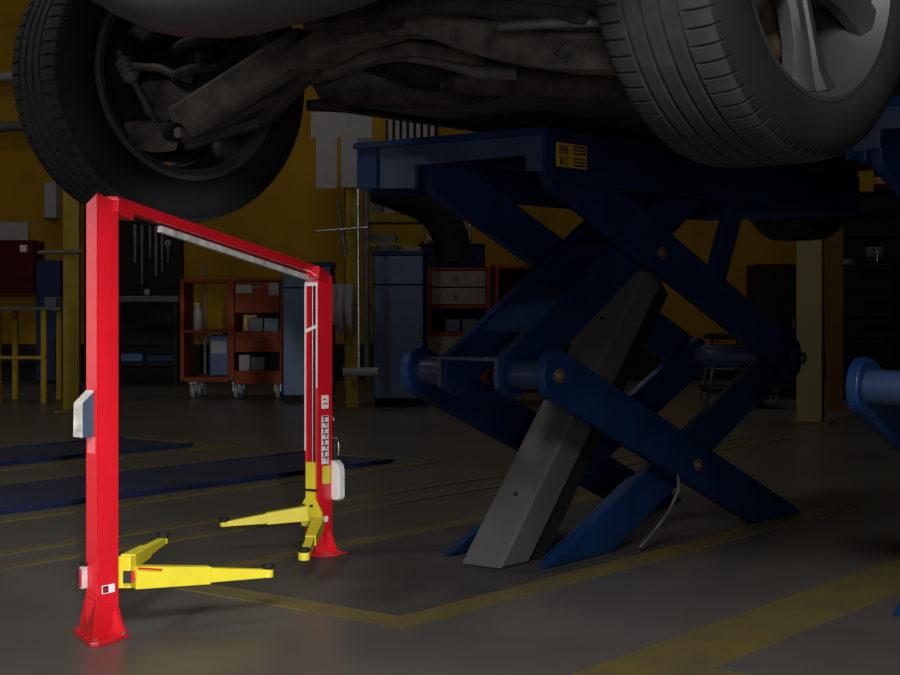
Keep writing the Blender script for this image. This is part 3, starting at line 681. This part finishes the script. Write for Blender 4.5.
# --- orange tool cart with open shelves
Y = 11.1
t = thing('tool_cart', 'orange tool cart with open shelves and a white bottle, left of the red rear post', 'cart', base(232, Y))
X = Px(t); mb = MB()
D = 0.42
zb = t.location
def fr(mb, x0, y0, x1, y1, d=D, dy=0): X.box(mb, x0, y0, x1, y1, Y, d, dy)
fr(mb, 180, 279, 184, 381); fr(mb, 228, 279, 234, 381); fr(mb, 280, 277, 284, 384)
fr(mb, 184, 279, 228, 283); fr(mb, 234, 278, 280, 281)
fr(mb, 184, 330, 228, 333); fr(mb, 184, 377, 228, 382); fr(mb, 234, 374, 280, 384)
fr(mb, 184, 279, 228, 283)
mb.build('cart_frame', 'orange', t, bevel=0.004)
mb = MB(); X.box(mb, 234, 281, 280, 377, Y, 0.02, D-0.02); mb.build('back_panel', 'wall_dark', t)
for y0, y1 in ((282, 313), (335, 352)):
    mb = MB(); fr(mb, 235, y0, 279.5, y1, 0.36, -0.008); d = mb.build('drawer', 'orange', t, bevel=0.004)
    mb = MB(); fr(mb, 254, y0+4, 262, y0+5.2, 0.012, -0.02); mb.build('drawer_pull', 'alu', d)
for a4 in ((236, 285, 252, 293), (269, 283, 279, 295)):
    mb = MB(); fr(mb, *a4, 0.002, -0.0105); mb.build('paper_label', 'pgrey', t)
for a4 in ((234, 332, 280, 335), (234, 371, 280, 374)):
    mb = MB(); fr(mb, *a4, 0.38); mb.build('shelf', 'orange', t)
a = X.p(192, 0, Y); b = X.p(235, 0, Y); c2 = X.p(277, 0, Y)
for x in (a.x, b.x, c2.x):
    for y in (0.07, 0.35): castor(t, (x, y, 0), 0.052)
def zpx(py, Y): return CH - (py-300)*Y/F
def std(name, label, cat, px0, px1, py0, py1, Y, depth, m, dy=0, group=None, bevel=0.006):
    """a simple block-shaped thing whose base rests at the lower pixel row"""
    w = (px1-px0)*Y/F; h = (py1-py0)*Y/F
    mb = MB(); mb.box((-w/2, 0, 0), (w/2, depth, h))
    o = mb.build(name, m, None, bevel=bevel, loc=(((px0+px1)/2-450)*Y/F, Y+dy, zpx(py1, Y)))
    tag(o, label, cat, group); return o
# white bottle
o = thing('spray_bottle', 'white plastic bottle standing on the upper shelf of the orange cart', 'bottle', ((195-450)*Y/F, Y+0.12, zpx(330, Y)))
MB().lathe([(0.0, 0.0), (0.0, 0.034), (0.12, 0.034), (0.15, 0.026), (0.165, 0.013), (0.185, 0.013), (0.185, 0.0)], (0,0,0), 'Z', 20).build('bottle_body', 'pgrey', o, smooth=40)
MB().box((-0.03, -0.008, 0.185), (0.014, 0.008, 0.20)).build('bottle_cap', 'pgrey', o, bevel=0.003)
# blue canister
o = thing('oil_canister', 'blue canister with pale label on the lower shelf of the orange cart', 'canister', ((217-450)*Y/F, Y+0.10, zpx(377, Y)))
MB().box((-0.075, 0, 0), (0.075, 0.16, 0.31)).build('canister_body', 'bottle_blue', o, bevel=0.012)
MB().box((-0.062, -0.002, 0.17), (0.055, 0.0, 0.26)).build('canister_label', 'pgrey', o)
MB().lathe([(0.31, 0.022), (0.325, 0.022), (0.325, 0.0)], (0.04, 0.08, 0), 'Z', 16).build('canister_cap', 'black', o)
# boxes on the right hand shelves
std('tool_box', 'dark grey box on the upper right shelf of the orange cart', 'box', 247, 262, 318, 332, Y, 0.2, 'grey', 0.05)
std('tool_box', 'dark blue-grey box at the right end of the upper cart shelf', 'box', 263, 278, 318, 332, Y, 0.2, 'slate', 0.05)
std('tool_case', 'small yellow case at the back of the upper right cart shelf', 'case', 238, 252, 315, 332, Y, 0.06, 'sticker', 0.27)
std('parts_box', 'pale grey box on the lower right shelf of the orange cart', 'box', 238, 249, 355, 371, Y, 0.2, 'pgrey', 0.04)
std('parts_box', 'mid grey long box on the lower right shelf of the orange cart', 'box', 250, 264, 357, 371, Y, 0.2, 'grey', 0.04)
# broom handle / bar standing at the cart
o = tag(MB().tube([(0,0,0), (0,0,0.99)], 0.012, 10).build('steel_bar', 'alu', None, smooth=60, loc=((205-450)*11.62/F, 11.62, 0)), 'thin grey steel bar standing upright behind the orange cart', 'bar')

# --- blue cabinets
def cabinet(px0, px1, ytop, Y, depth, label, seam, m='cab', handle=None):
    t = thing('tool_cabinet', label, 'cabinet', base((px0+px1)/2, Y))
    w = (px1-px0)*Y/F; h = zpx(ytop, Y); zs = zpx(seam, Y)
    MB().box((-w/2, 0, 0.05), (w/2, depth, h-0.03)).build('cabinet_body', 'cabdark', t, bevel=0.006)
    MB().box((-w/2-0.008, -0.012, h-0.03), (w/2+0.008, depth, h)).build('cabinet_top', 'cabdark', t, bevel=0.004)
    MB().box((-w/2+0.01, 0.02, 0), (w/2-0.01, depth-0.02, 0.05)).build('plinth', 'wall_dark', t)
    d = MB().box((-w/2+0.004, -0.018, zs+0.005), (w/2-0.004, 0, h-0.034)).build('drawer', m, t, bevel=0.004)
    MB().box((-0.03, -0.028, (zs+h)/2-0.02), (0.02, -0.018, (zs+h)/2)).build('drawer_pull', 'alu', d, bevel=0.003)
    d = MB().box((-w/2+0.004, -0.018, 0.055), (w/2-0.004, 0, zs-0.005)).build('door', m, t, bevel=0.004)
    hx = w/2-0.04
    MB().box((hx-0.012, -0.03, 0.42*h), (hx+0.012, -0.018, 0.54*h)).build('door_handle', 'alu', d, bevel=0.003)
    return t
cabinet(283, 331, 262, 10.65, 0.42, 'blue-grey tool cabinet right behind the red rear post', 288)
cabinet(373, 423.5, 251, 10.3, 0.42, 'blue-grey tool cabinet between yellow column and orange cart', 285)
Y2 = 10.3; zt = zpx(251, Y2)
def on_cab(name, label, cat, px0, px1, h, m, dy): 
    w = (px1-px0)*Y2/F
    return tag(MB().box((-w/2, 0, 0), (w/2, 0.14, h)).build(name, m, None, bevel=0.008, loc=(((px0+px1)/2-450)*Y2/F, Y2+dy, zt)), label, cat)
on_cab('parts_box', 'brown-grey box on the left of the blue cabinet by the yellow column', 'box', 376, 398, 0.05, 'grey', 0.1)
on_cab('parts_box', 'flat dark box on the right of the blue cabinet by the yellow column', 'box', 401, 421, 0.035, 'beige', 0.14)
# funnel shaped white cone
o = tag(MB().lathe([(0.0, 0.0), (0.0, 0.030), (0.07, 0.024), (0.13, 0.006), (0.13, 0.0)], (0,0,0), 'X', 20).build('funnel', 'pgrey', None, smooth=50, loc=((428-450)*11.3/F, 11.32, zpx(240, 11.3)+0.0)), 'small pale cone lying on the navy chest behind the orange cart', 'funnel')
tag(MB().tube([(0,0,0), (0,0,0.19)], [0.016, 0.01], 10).build('spray_can', 'chrome', None, smooth=40, loc=((470-450)*11.3/F, 11.34, zpx(243, 11.3))), 'thin bright metal tin standing on the navy chest behind the orange cart', 'tin')
# navy chest behind
t = thing('tool_chest', 'navy tool chest behind the orange cart and below the black hose', 'cabinet', base(452, 11.25))
w = 66*11.25/F; h = zpx(243, 11.25)
MB().box((-w/2, 0, 0), (w/2, 0.4, h-0.02)).build('chest_body', 'cabdark', t, bevel=0.006)
MB().box((-w/2-0.005, -0.01, h-0.02), (w/2+0.005, 0.4, h-0.003)).build('chest_lid', 'cabdark', t, bevel=0.004)

# --- orange-red drawer cart
Y = 10.55
t = thing('drawer_cart', 'orange-red cart with beige drawers, between blue cabinet and scissor lift', 'cart', base(460, Y))
X = Px(t); mb = MB(); fr = lambda mb, x0, y0, x1, y1, d=0.42, dy=0: X.box(mb, x0, y0, x1, y1, Y, d, dy)
fr(mb, 427, 268, 431, 372); fr(mb, 486, 266, 490, 390); fr(mb, 431, 305, 486, 308.5); fr(mb, 431, 332, 486, 336); fr(mb, 431, 268, 486, 270); fr(mb, 427, 372, 490, 383)
mb.build('cart_frame', 'rusty', t, bevel=0.004)
mb = MB(); fr(mb, 431, 270, 486, 372, 0.015, 0.40); mb.build('back_panel', 'wall_dark', t)
for x0, y0, x1, y1 in ((431.5, 271, 485.5, 287), (431.5, 288, 485.5, 304.5), (427, 336.5, 486, 355)):
    mb = MB(); fr(mb, x0, y0, x1, y1, 0.34, -0.012); d = mb.build('drawer', 'beige', t, bevel=0.006)
    mb = MB(); p = X.p(456, (y0+y1)/2, Y); mb.lathe([(-0.03, 0.0), (-0.03, 0.012), (-0.012, 0.008)], (p.x, 0, p.z), 'Y', 12); mb.build('drawer_knob', 'ink', d)
mb = MB(); fr(mb, 427, 355.5, 490, 358.5, 0.36, 0.0); mb.build('shelf', 'rusty', t)
for px in (434, 482):
    p = X.p(px, 0, Y)
    for y in (0.06, 0.36): castor(t, (p.x, y, 0), 0.05)
std('parts_box', 'pale grey box on the open shelf of the orange-red drawer cart', 'box', 462, 477, 319, 332, Y, 0.16, 'grey', 0.08)
std('parts_box', 'darker grey box at the left of the open shelf of the drawer cart', 'box', 445, 460, 319, 332, Y, 0.16, 'slate', 0.08)

# --- maroon open cabinet
Y = 10.5
t = thing('open_cabinet', 'maroon open cabinet with pale edges, partly behind the blue scissor arms', 'cabinet', base(522, Y))
X = Px(t); mb = MB(); fr = lambda mb, x0, y0, x1, y1, d=0.4, dy=0: X.box(mb, x0, y0, x1, y1, Y, d, dy)
fr(mb, 492, 265, 499, 392); fr(mb, 547, 265, 553, 392); fr(mb, 499, 265, 547, 269); fr(mb, 499, 384, 547, 392); fr(mb, 499, 330, 547, 334)
mb.build('cabinet_body', 'maroon', t, bevel=0.004)
mb = MB(); fr(mb, 499, 269, 547, 384, 0.015, 0.38); mb.build('back_panel', 'maroon', t)
mb = MB(); fr(mb, 495.5, 268, 498.5, 384, 0.01, -0.01); fr(mb, 495.5, 265, 553, 268, 0.01, -0.01); fr(mb, 541, 268, 545, 384, 0.01, -0.01); mb.build('edge_trim', 'rusty', t)
for px in (500, 546):
    p = X.p(px, 0, Y)
    for y in (0.06, 0.34): castor(t, (p.x, y, 0), 0.04)
mb = MB()
for px in (500, 546):
    p = X.p(px, 0, Y); mb.box((p.x-0.02, 0.02, 0.079), (p.x+0.02, 0.38, 0.1))
mb.build('cabinet_foot', 'wall_dark', t)

# --- yellow columns
def column(px, Y, w, d, h, label, m='ypost', m2='ochre', rot=0.0):
    t = thing('steel_column', label, 'column', base(px, Y), rot)
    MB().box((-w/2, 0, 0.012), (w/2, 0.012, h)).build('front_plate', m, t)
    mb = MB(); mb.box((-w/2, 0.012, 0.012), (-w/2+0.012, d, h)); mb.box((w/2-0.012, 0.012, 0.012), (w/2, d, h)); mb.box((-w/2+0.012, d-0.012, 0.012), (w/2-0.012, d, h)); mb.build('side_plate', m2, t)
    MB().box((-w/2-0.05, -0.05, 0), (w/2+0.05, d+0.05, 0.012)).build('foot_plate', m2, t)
    return t
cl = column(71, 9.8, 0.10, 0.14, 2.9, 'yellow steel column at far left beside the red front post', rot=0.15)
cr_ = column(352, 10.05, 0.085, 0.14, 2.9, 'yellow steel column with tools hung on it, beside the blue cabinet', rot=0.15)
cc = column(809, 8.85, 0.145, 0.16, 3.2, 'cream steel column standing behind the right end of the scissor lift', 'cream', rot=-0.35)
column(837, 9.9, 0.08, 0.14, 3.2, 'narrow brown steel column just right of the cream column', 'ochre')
# bar across left column
mb = MB(); a = at(38, 251, 9.7) - cl.location; b = at(86, 251, 9.7) - cl.location
tag(MB().tube([at(38, 252.5, 9.74), at(82, 251.5, 9.74)], 0.012, 10).build('steel_bar', 'alu', None, smooth=60), 'thin grey bar held level across the far left yellow column', 'bar')
# notice boards in front of the yellow column
t = thing('notice_board', 'white notice board with two hanging sheets, high on the yellow column', 'board', at(341, 188, 9.9))
X = Px(t)
mb = MB(); X.box(mb, 311, 112, 372, 138, 9.93, 0.02); mb.build('board_panel', 'pgrey', t)
for x0, x1, y1 in ((316, 337, 188), (341, 357, 187)):
    mb = MB(); X.box(mb, x0, 137, x1, y1, 9.92, 0.008); mb.build('paper_sheet', 'pgrey', t)
mb = MB(); X.box(mb, 357, 138, 372, 152, 9.93, 0.02); mb.build('grey_panel', 'grey', t)
# T-handled tool, chrome tube
t = thing('t_handle_wrench', 'bright T-handle wrench hanging on the yellow column', 'tool', at(338, 258, 9.86))
X = Px(t)
MB().tube([X.p(337, 202, 9.86), X.p(342, 230, 9.86), X.p(346, 258, 9.86)], 0.014, 10).build('shaft', 'alu', t, smooth=60)
MB().tube([X.p(316, 231, 9.84), X.p(368, 227, 9.84)], 0.009, 10).build('handle', 'chrome', t, smooth=60)
t = thing('steel_pole', 'bright vertical steel pole beside the yellow column', 'pole', at(361, 372, 9.9)*1.0)
X = Px(t); MB().tube([X.p(358, 186, 9.95), X.p(359, 370, 9.95)], 0.012, 10).build('tube', 'chrome', t, smooth=60)
MB().tube([X.p(366, 186, 10.0), X.p(367, 368, 10.0)], 0.02, 10).build('sleeve', 'grey', t, smooth=60)
MB().tube([X.p(343, 372, 9.92), X.p(378, 372, 9.92)], 0.03, 12).build('clamp', 'pgrey', t, smooth=60)
# cloth hanging
mb = MB(); n = 10
vs = []; fs = []
for i in range(n+1):
    for j in range(2):
        x = 330 + 24*i/n
        p = at(x, (284 if j == 0 else 330 - 6*math.sin(i*1.1)), 9.92 - 0.02*math.sin(i*1.7)); vs.append(p - at(342, 330, 9.92))
for i in range(n): fs.append((2*i, 2*i+1, 2*i+3, 2*i+2))
o = mb.faces(vs, fs).build('cleaning_cloth', 'pgrey', None, smooth=60, loc=at(342, 330, 9.92)); sm = o.modifiers.new('Solid', 'SOLIDIFY'); sm.thickness = 0.008
tag(o, 'grey cloth hanging on the yellow column right of the red rear post', 'cloth')
# yellow rack with boxes behind cabinet
t = thing('storage_rack', 'yellow storage rack behind the blue cabinet under the black hose', 'rack', base(395, 11.9))
X = Px(t); Y = 11.9
for y0, y1 in ((213, 222), (242, 247), (300, 304)):
    mb = MB(); X.box(mb, 366, y0, 424, y1, Y, 0.4); mb.build('shelf', 'ypost', t)
for px in (366, 421):
    for d in (0, 0.37):
        mb = MB(); X.box(mb, px, 190, px+3, 300+ CH*F/Y, Y, 0.03, d); mb.build('upright', 'ypost', t)
std('parts_box', 'pale box on the top level of the yellow storage rack', 'box', 384, 405, 203, 213, 11.9, 0.2, 'pgrey', 0.05)
std('parts_box', 'small dark box at the left of the top level of the yellow rack', 'box', 371, 382, 202, 213, Y, 0.2, 'grey', 0.05)
std('parts_box', 'grey flat box on the middle level of the yellow storage rack', 'box', 370, 396, 234, 242, Y, 0.2, 'grey', 0.05)
# black exhaust hose arc
pts = [at(372, 191, 10.9), at(395, 193, 10.95), at(420, 200, 11.0), at(441, 216, 11.0), at(452, 240, 11.0), at(455, 262, 11.0)]
fine = []
for i in range(len(pts)-1):
    for k in range(6): fine.append(pts[i].lerp(pts[i+1], k/6))
fine.append(pts[-1]); 
for _ in range(4): fine = [fine[0]] + [(fine[i-1]+fine[i]*2+fine[i+1])/4 for i in range(1, len(fine)-1)] + [fine[-1]]
o = bpy.data.objects
mb = MB(); ori = at(455, 262, 11.0); mb.tube([p-ori for p in fine], [0.13+0.006*(i % 2) - 0.05*max(0, (8-i))/8 for i in range(len(fine))], 18)
tag(mb.build('exhaust_hose', 'black', None, smooth=70, loc=ori), 'thick black exhaust hose arching down behind the blue cabinet', 'hose')
# radiator on the wall
t = thing('wall_radiator', 'silver finned radiator on the yellow wall above the blue platform', 'radiator', at(411, 148, 13.4))
X = Px(t)
for k in range(7):
    mb = MB(); X.box(mb, 388+k*7, 117-k*0.5, 392.5+k*7, 147, 13.42, 0.15); mb.build('fin', 'pgrey', t, bevel=0.01)
mb = MB(); X.box(mb, 386, 120, 438, 147, 13.5, 0.10); mb.build('radiator_back', 'wall_dark', t)
# wall pipes at left
for py, m, lab in ((77, 'pgrey', 'pale horizontal pipe on the yellow wall, upper of two at far left'), (127, 'grey', 'grey horizontal pipe on the yellow wall, lower of two at far left')):
    tag(MB().tube([at(-60, py+2, 13.5), at(62, py-2, 13.5)], 0.045, 12).build('wall_pipe', m, None, smooth=60), lab, 'pipe', 'wall pipes')

# --- tool board and bench left
t = thing('tool_board', 'black tool board on the back wall between the red posts', 'board', at(130, 345, 13.5))
X = Px(t); mb = MB(); X.box(mb, 84, 208, 182, 345, 13.5, 0.094); mb.build('board_panel', 'wall_dark', t)
for k, (px, y0, y1, w) in enumerate(((135, 216, 262, 5), (142, 214, 284, 4), (150, 215, 258, 4), (156, 214, 276, 5), (162, 216, 272, 3.5), (168, 240, 262, 3))):
    o = thing('hand_tool', ['grey spanner leftmost of the row on the black tool board', 'longest grey bar tool on the black tool board, second from left', 'short grey driver on the black tool board, third from left', 'wide grey pliers on the black tool board, fourth from left', 'thin grey rod tool on the black tool board, fifth from left', 'small dark tool at the right end of the row on the tool board'][k], 'tool', at(px, y1, 13.48), 0, 'tools on the black board')
    X = Px(o); mb = MB(); mb.tube([X.p(px, y1, 13.481), X.p(px, (y0+y1)/2, 13.481), X.p(px, y0+6, 13.481)], [0.010*w/4, 0.014*w/4, 0.018*w/4], 10); mb.build('shank', 'alu', o, smooth=60)
    mb = MB(); mb.lathe([(-0.012, 0.008), (-0.012, 0.03), (0.012, 0.03), (0.012, 0.008)], X.p(px, y0+3, 13.481), 'Y', 14, closed=True); mb.build('tool_head', 'alu', o, smooth=40)
t = thing('work_bench', 'low dark workbench under the black tool board', 'bench', base(135, 12.7))
X = Px(t); mb = MB(); X.box(mb, 95, 296, 178, 302, 12.7, 0.6); mb.build('bench_top', 'grey', t, bevel=0.005)
for px in (96, 172):
    for d in (0.02, 0.52):
        mb = MB(); X.box(mb, px, 302, px+5, 300+CH*F/12.7, 12.7, 0.05, d); mb.build('leg', 'wall_dark', t)
mb = MB(); X.box(mb, 96, 362, 177, 366, 12.7, 0.55); mb.build('lower_shelf', 'wall_dark', t)
std('storage_crate', 'blue crate at the left on the low shelf under the tool board', 'crate', 118, 140, 354, 362, 12.7, 0.3, 'bottle_blue', 0.1)
std('storage_crate', 'dark blue crate at the right on the low shelf under the tool board', 'crate', 144, 172, 356, 362, 12.7, 0.3, 'cabdark', 0.1)
tag(MB().lathe([(-0.03, 0.0), (-0.028, 0.016), (0.0, 0.03), (0.028, 0.016), (0.03, 0.0)], (0,0,0), 'Z', 14).build('hanging_lamp_cap', 'pgrey', None, smooth=60, loc=at(147, 296, 12.8) + Vector((0,0,0.03))), 'small pale knob on the dark workbench under the tool board', 'knob')

# --- far left corner: maroon cabinet, white box, yellow bench
t = thing('wall_cabinet', 'maroon wall cabinet at far left edge with a white sheet on top', 'cabinet', at(10, 292, 13.2))
X = Px(t); mb = MB(); X.box(mb, -30, 240, 33, 292, 13.2, 0.38); mb.build('cabinet_body', 'maroon', t, bevel=0.01)
mb = MB(); X.box(mb, -30, 222, 28, 240, 13.2, 0.03); mb.build('white_sheet', 'pgrey', t)
mb = MB(); X.box(mb, 20, 245, 27, 252, 13.19, 0.012); mb.build('cabinet_latch', 'chrome', t)
std('switch_box', 'pale grey wall box beside the far left yellow column', 'box', 44, 56, 182, 218, 13.4, 0.18, 'pgrey')
std('dark_locker', 'dark locker leaning on the wall behind the far left yellow column', 'locker', 36, 60, 260, 380.5, 13.15, 0.35, 'cabdark')
t = thing('work_table', 'thin yellow-framed work table at the far left edge', 'table', base(32, 10.6))
X = Px(t); Y = 10.6
mb = MB(); X.box(mb, -8, 307, 60, 310, Y, 0.5); mb.build('table_top', 'grey', t)
for px in (-6, 40):
    for d in (0.02, 0.44):
        mb = MB(); X.box(mb, px, 310, px+5, 300+CH*F/Y, Y, 0.04, d); mb.build('leg', 'ypost', t)
mb = MB(); X.box(mb, -6, 356, 45, 359, Y, 0.04); mb.build('rail', 'ypost', t)
std('parts_box', 'small grey box on the yellow-framed table at far left', 'box', 40, 52, 297, 307, Y, 0.2, 'grey', 0.1)

# --- right side: black machine, chest, stool, yellow arm
t = thing('black_cabinet', 'tall black machine cabinet directly behind the cream column', 'cabinet', base(781, 11.2))
X = Px(t); Y = 11.2
mb = MB(); X.box(mb, 758, 264, 800, 300+CH*F/Y, Y, 0.45); mb.build('cabinet_body', 'wall_dark', t, bevel=0.01)
mb = MB(); X.box(mb, 761, 270, 797, 330, Y, 0.01, -0.01); X.box(mb, 761, 333, 797, 390, Y, 0.01, -0.01); mb.build('door', 'wall_dark', t)
mb = MB(); X.box(mb, 792, 318, 794, 328, Y, 0.02, -0.028); mb.build('door_handle', 'alu', t)
t = thing('black_tool_chest', 'long black tool chest at the right edge beyond the columns', 'cabinet', base(885, 10.8))
X = Px(t); Y = 10.8
mb = MB(); X.box(mb, 846, 264, 930, 300+CH*F/Y, Y, 0.5); mb.build('chest_body', 'wall_dark', t, bevel=0.01)
for y0 in (268, 294, 320, 346):
    mb = MB(); X.box(mb, 849, y0, 927, y0+23, Y, 0.02, -0.02); d = mb.build('drawer', 'wall_dark', t, bevel=0.005)
    mb = MB(); X.box(mb, 862, y0+6, 912, y0+7.2, Y, 0.012, -0.034); mb.build('drawer_pull', 'wall_dark', d)
o = thing('bench_vise', 'dark bench vise standing on the black tool chest', 'vise', at(880, 264, 10.85) + Vector((0, 0.1, 0)))
MB().box((-0.09, 0, 0), (0.08, 0.12, 0.05)).build('vise_base', 'wall_dark', o, bevel=0.008)
MB().box((-0.05, 0.01, 0.05), (0.06, 0.11, 0.13)).build('vise_jaw', 'grey', o, bevel=0.01)
MB().tube([(0.0, -0.03, 0.02), (0.0, -0.03, 0.10)], 0.006, 8).build('vise_handle', 'chrome', o, smooth=60)
o = tag(MB().lathe([(0.0, 0.0), (0.0, 0.055), (0.03, 0.058), (0.035, 0.05), (0.035, 0.0)], (0,0,0), 'Z', 20).build('metal_bowl', 'alu', None, smooth=40, loc=at(851, 264, 10.85) + Vector((0, 0.1, 0))), 'small shiny metal tin at the left end of the black tool chest', 'tin')
# stool
t = thing('stool', 'dark stool with thin bright legs, seen between the blue scissor arms', 'stool', base(731, 11.0))
X = Px(t); Y = 11.0
mb = MB(); mb.lathe([(0.44, 0.0), (0.44, 0.17), (0.47, 0.175), (0.48, 0.16), (0.48, 0.0)], (0, 0.15, 0), 'Z', 24); mb.build('seat', 'wall_dark', t, smooth=40)
for sx, sy in ((-1,-1),(1,-1),(1,1),(-1,1)):
    MB().tube([(sx*0.09, 0.15+sy*0.09, 0.44), (sx*0.17, 0.15+sy*0.17, 0)], 0.011, 8).build('leg', 'alu', t, smooth=60)
mb = MB(); ring = [(0.13*math.cos(2*PI*k/20), 0.15+0.13*math.sin(2*PI*k/20), 0.22) for k in range(20)]; mb.tube(ring, 0.008, 8, closed=True); mb.build('foot_ring', 'alu', t, smooth=60)
# creeper with castors
t = thing('mechanic_creeper', 'low dark mechanic creeper on castors behind the right scissor joint', 'creeper', base(745, 10.0))
MB().box((-0.22, 0, 0.10), (0.25, 0.5, 0.14)).build('deck', 'wall_dark', t, bevel=0.01)
for sx in (-0.18, 0.2):
    for y in (0.06, 0.44): castor(t, (sx, y, 0), 0.04, 'alu')
# distant yellow lift arm on the right
t = thing('lift_arm_post', 'yellow lift post with a level arm at the right edge behind the car wheel', 'vehicle lift', base(925, 10.2))
X = Px(t); Y = 10.2
mb = MB(); X.box(mb, 914, -120, 938, 300+CH*F/Y, Y, 0.2); mb.build('post', 'ypost', t)
mb = MB(); X.box(mb, 872, 177, 914, 184, Y, 0.08, 0.05); X.box(mb, 859, 168, 876, 192, Y, 0.10, 0.04); mb.build('swing_arm', 'sticker', t, bevel=0.01)

# ------------------------------------------------------------------ light
def area(name, loc, target, size, power, color=(1,1,1), size_y=None, spread=None):
    l = bpy.data.lights.new(name, 'AREA'); l.energy = power; l.size = size; l.color = color
    if size_y: l.shape = 'RECTANGLE'; l.size_y = size_y
    if spread: l.spread = spread
    o = bpy.data.objects.new(name, l); COL.objects.link(o); o.location = loc
    o.rotation_euler = (Vector(target)-Vector(loc)).to_track_quat('-Z', 'Y').to_euler()
    return o
# dim ceiling strips over the back of the hall
for x, y, e in ((-3.0, 9.2, 4.0), (0.5, 9.2, 3.0), (3.6, 9.2, 4.0), (-3.6, 11.8, 6.5), (0.0, 11.8, 6.5), (3.2, 11.8, 4.0)):
    area('ceiling_strip', (x, y, 4.5), (x, y, 0), 1.6, e, (1.0, 0.95, 0.86), 0.3)
# added light above the camera, brightens the foreground floor
area('added_fill', (-0.2, 0.0, 2.45), (0.3, 2.2, 0), 0.8, 130, (1.0, 0.97, 0.95), 0.8)
area('front_fill', (0.2, -2.8, 0.7), (1.0, 4.5, 0.9), 1.6, 42, (0.97, 0.98, 1.0), 0.5)  # added frontal fill for the scissor arms and underbody, no real wall fitting
area('added_fill', (3.2, 1.2, 4.4), (0.6, 4.2, 0.6), 1.2, 14, (0.95, 0.97, 1.0), 0.4)  # added fill from the right, towards the scissor lifts
area('added_fill', (-3.4, 3.6, 4.4), (-0.2, 4.4, 0.7), 1.2, 40, (1.0, 0.97, 0.93), 0.4)  # added fill from the left, towards the scissor lifts
area('sheen_light', (-6.9, 2.55, 0.9), (0, 2.55, 0.9), 0.5, 9, (1.0, 0.97, 0.97), 1.6)  # added light at the left, gives the red post its pale sheen
# added spot behind the camera, only there to brighten the red lift
sp = bpy.data.lights.new('added_lift_spot', 'SPOT'); sp.energy = 790; sp.spot_size = math.radians(12.8); sp.spot_blend = 0.3; sp.shadow_soft_size = 0.05
so = bpy.data.objects.new('added_lift_spot', sp); COL.objects.link(so); so.location = (0.5, -1.6, 1.1)
so.rotation_euler = (Vector((-0.60, 3.6, 0.45)) - so.location).to_track_quat('-Z', 'Y').to_euler()

w = bpy.data.worlds.new('World'); SC.world = w; w.use_nodes = True
bg = w.node_tree.nodes['Background']; bg.inputs[0].default_value = (0.8, 0.85, 1.0, 1); bg.inputs[1].default_value = 0.02

# ------------------------------------------------------------------ camera
cam = bpy.data.cameras.new('Camera'); cam.sensor_width = 36; cam.lens = 36*F/900
cam.shift_y = -(37.5)/900.0; cam.clip_start = 0.02
co = bpy.data.objects.new('Camera', cam); COL.objects.link(co); co.location = (0, 0, CH); co.rotation_euler = (PI/2, 0, 0)
SC.camera = co
SC.view_settings.view_transform = 'Standard'; SC.view_settings.look = 'None'
SC.view_settings.exposure = 0.0; SC.view_settings.gamma = 1.0; SC.view_settings.use_curve_mapping = False
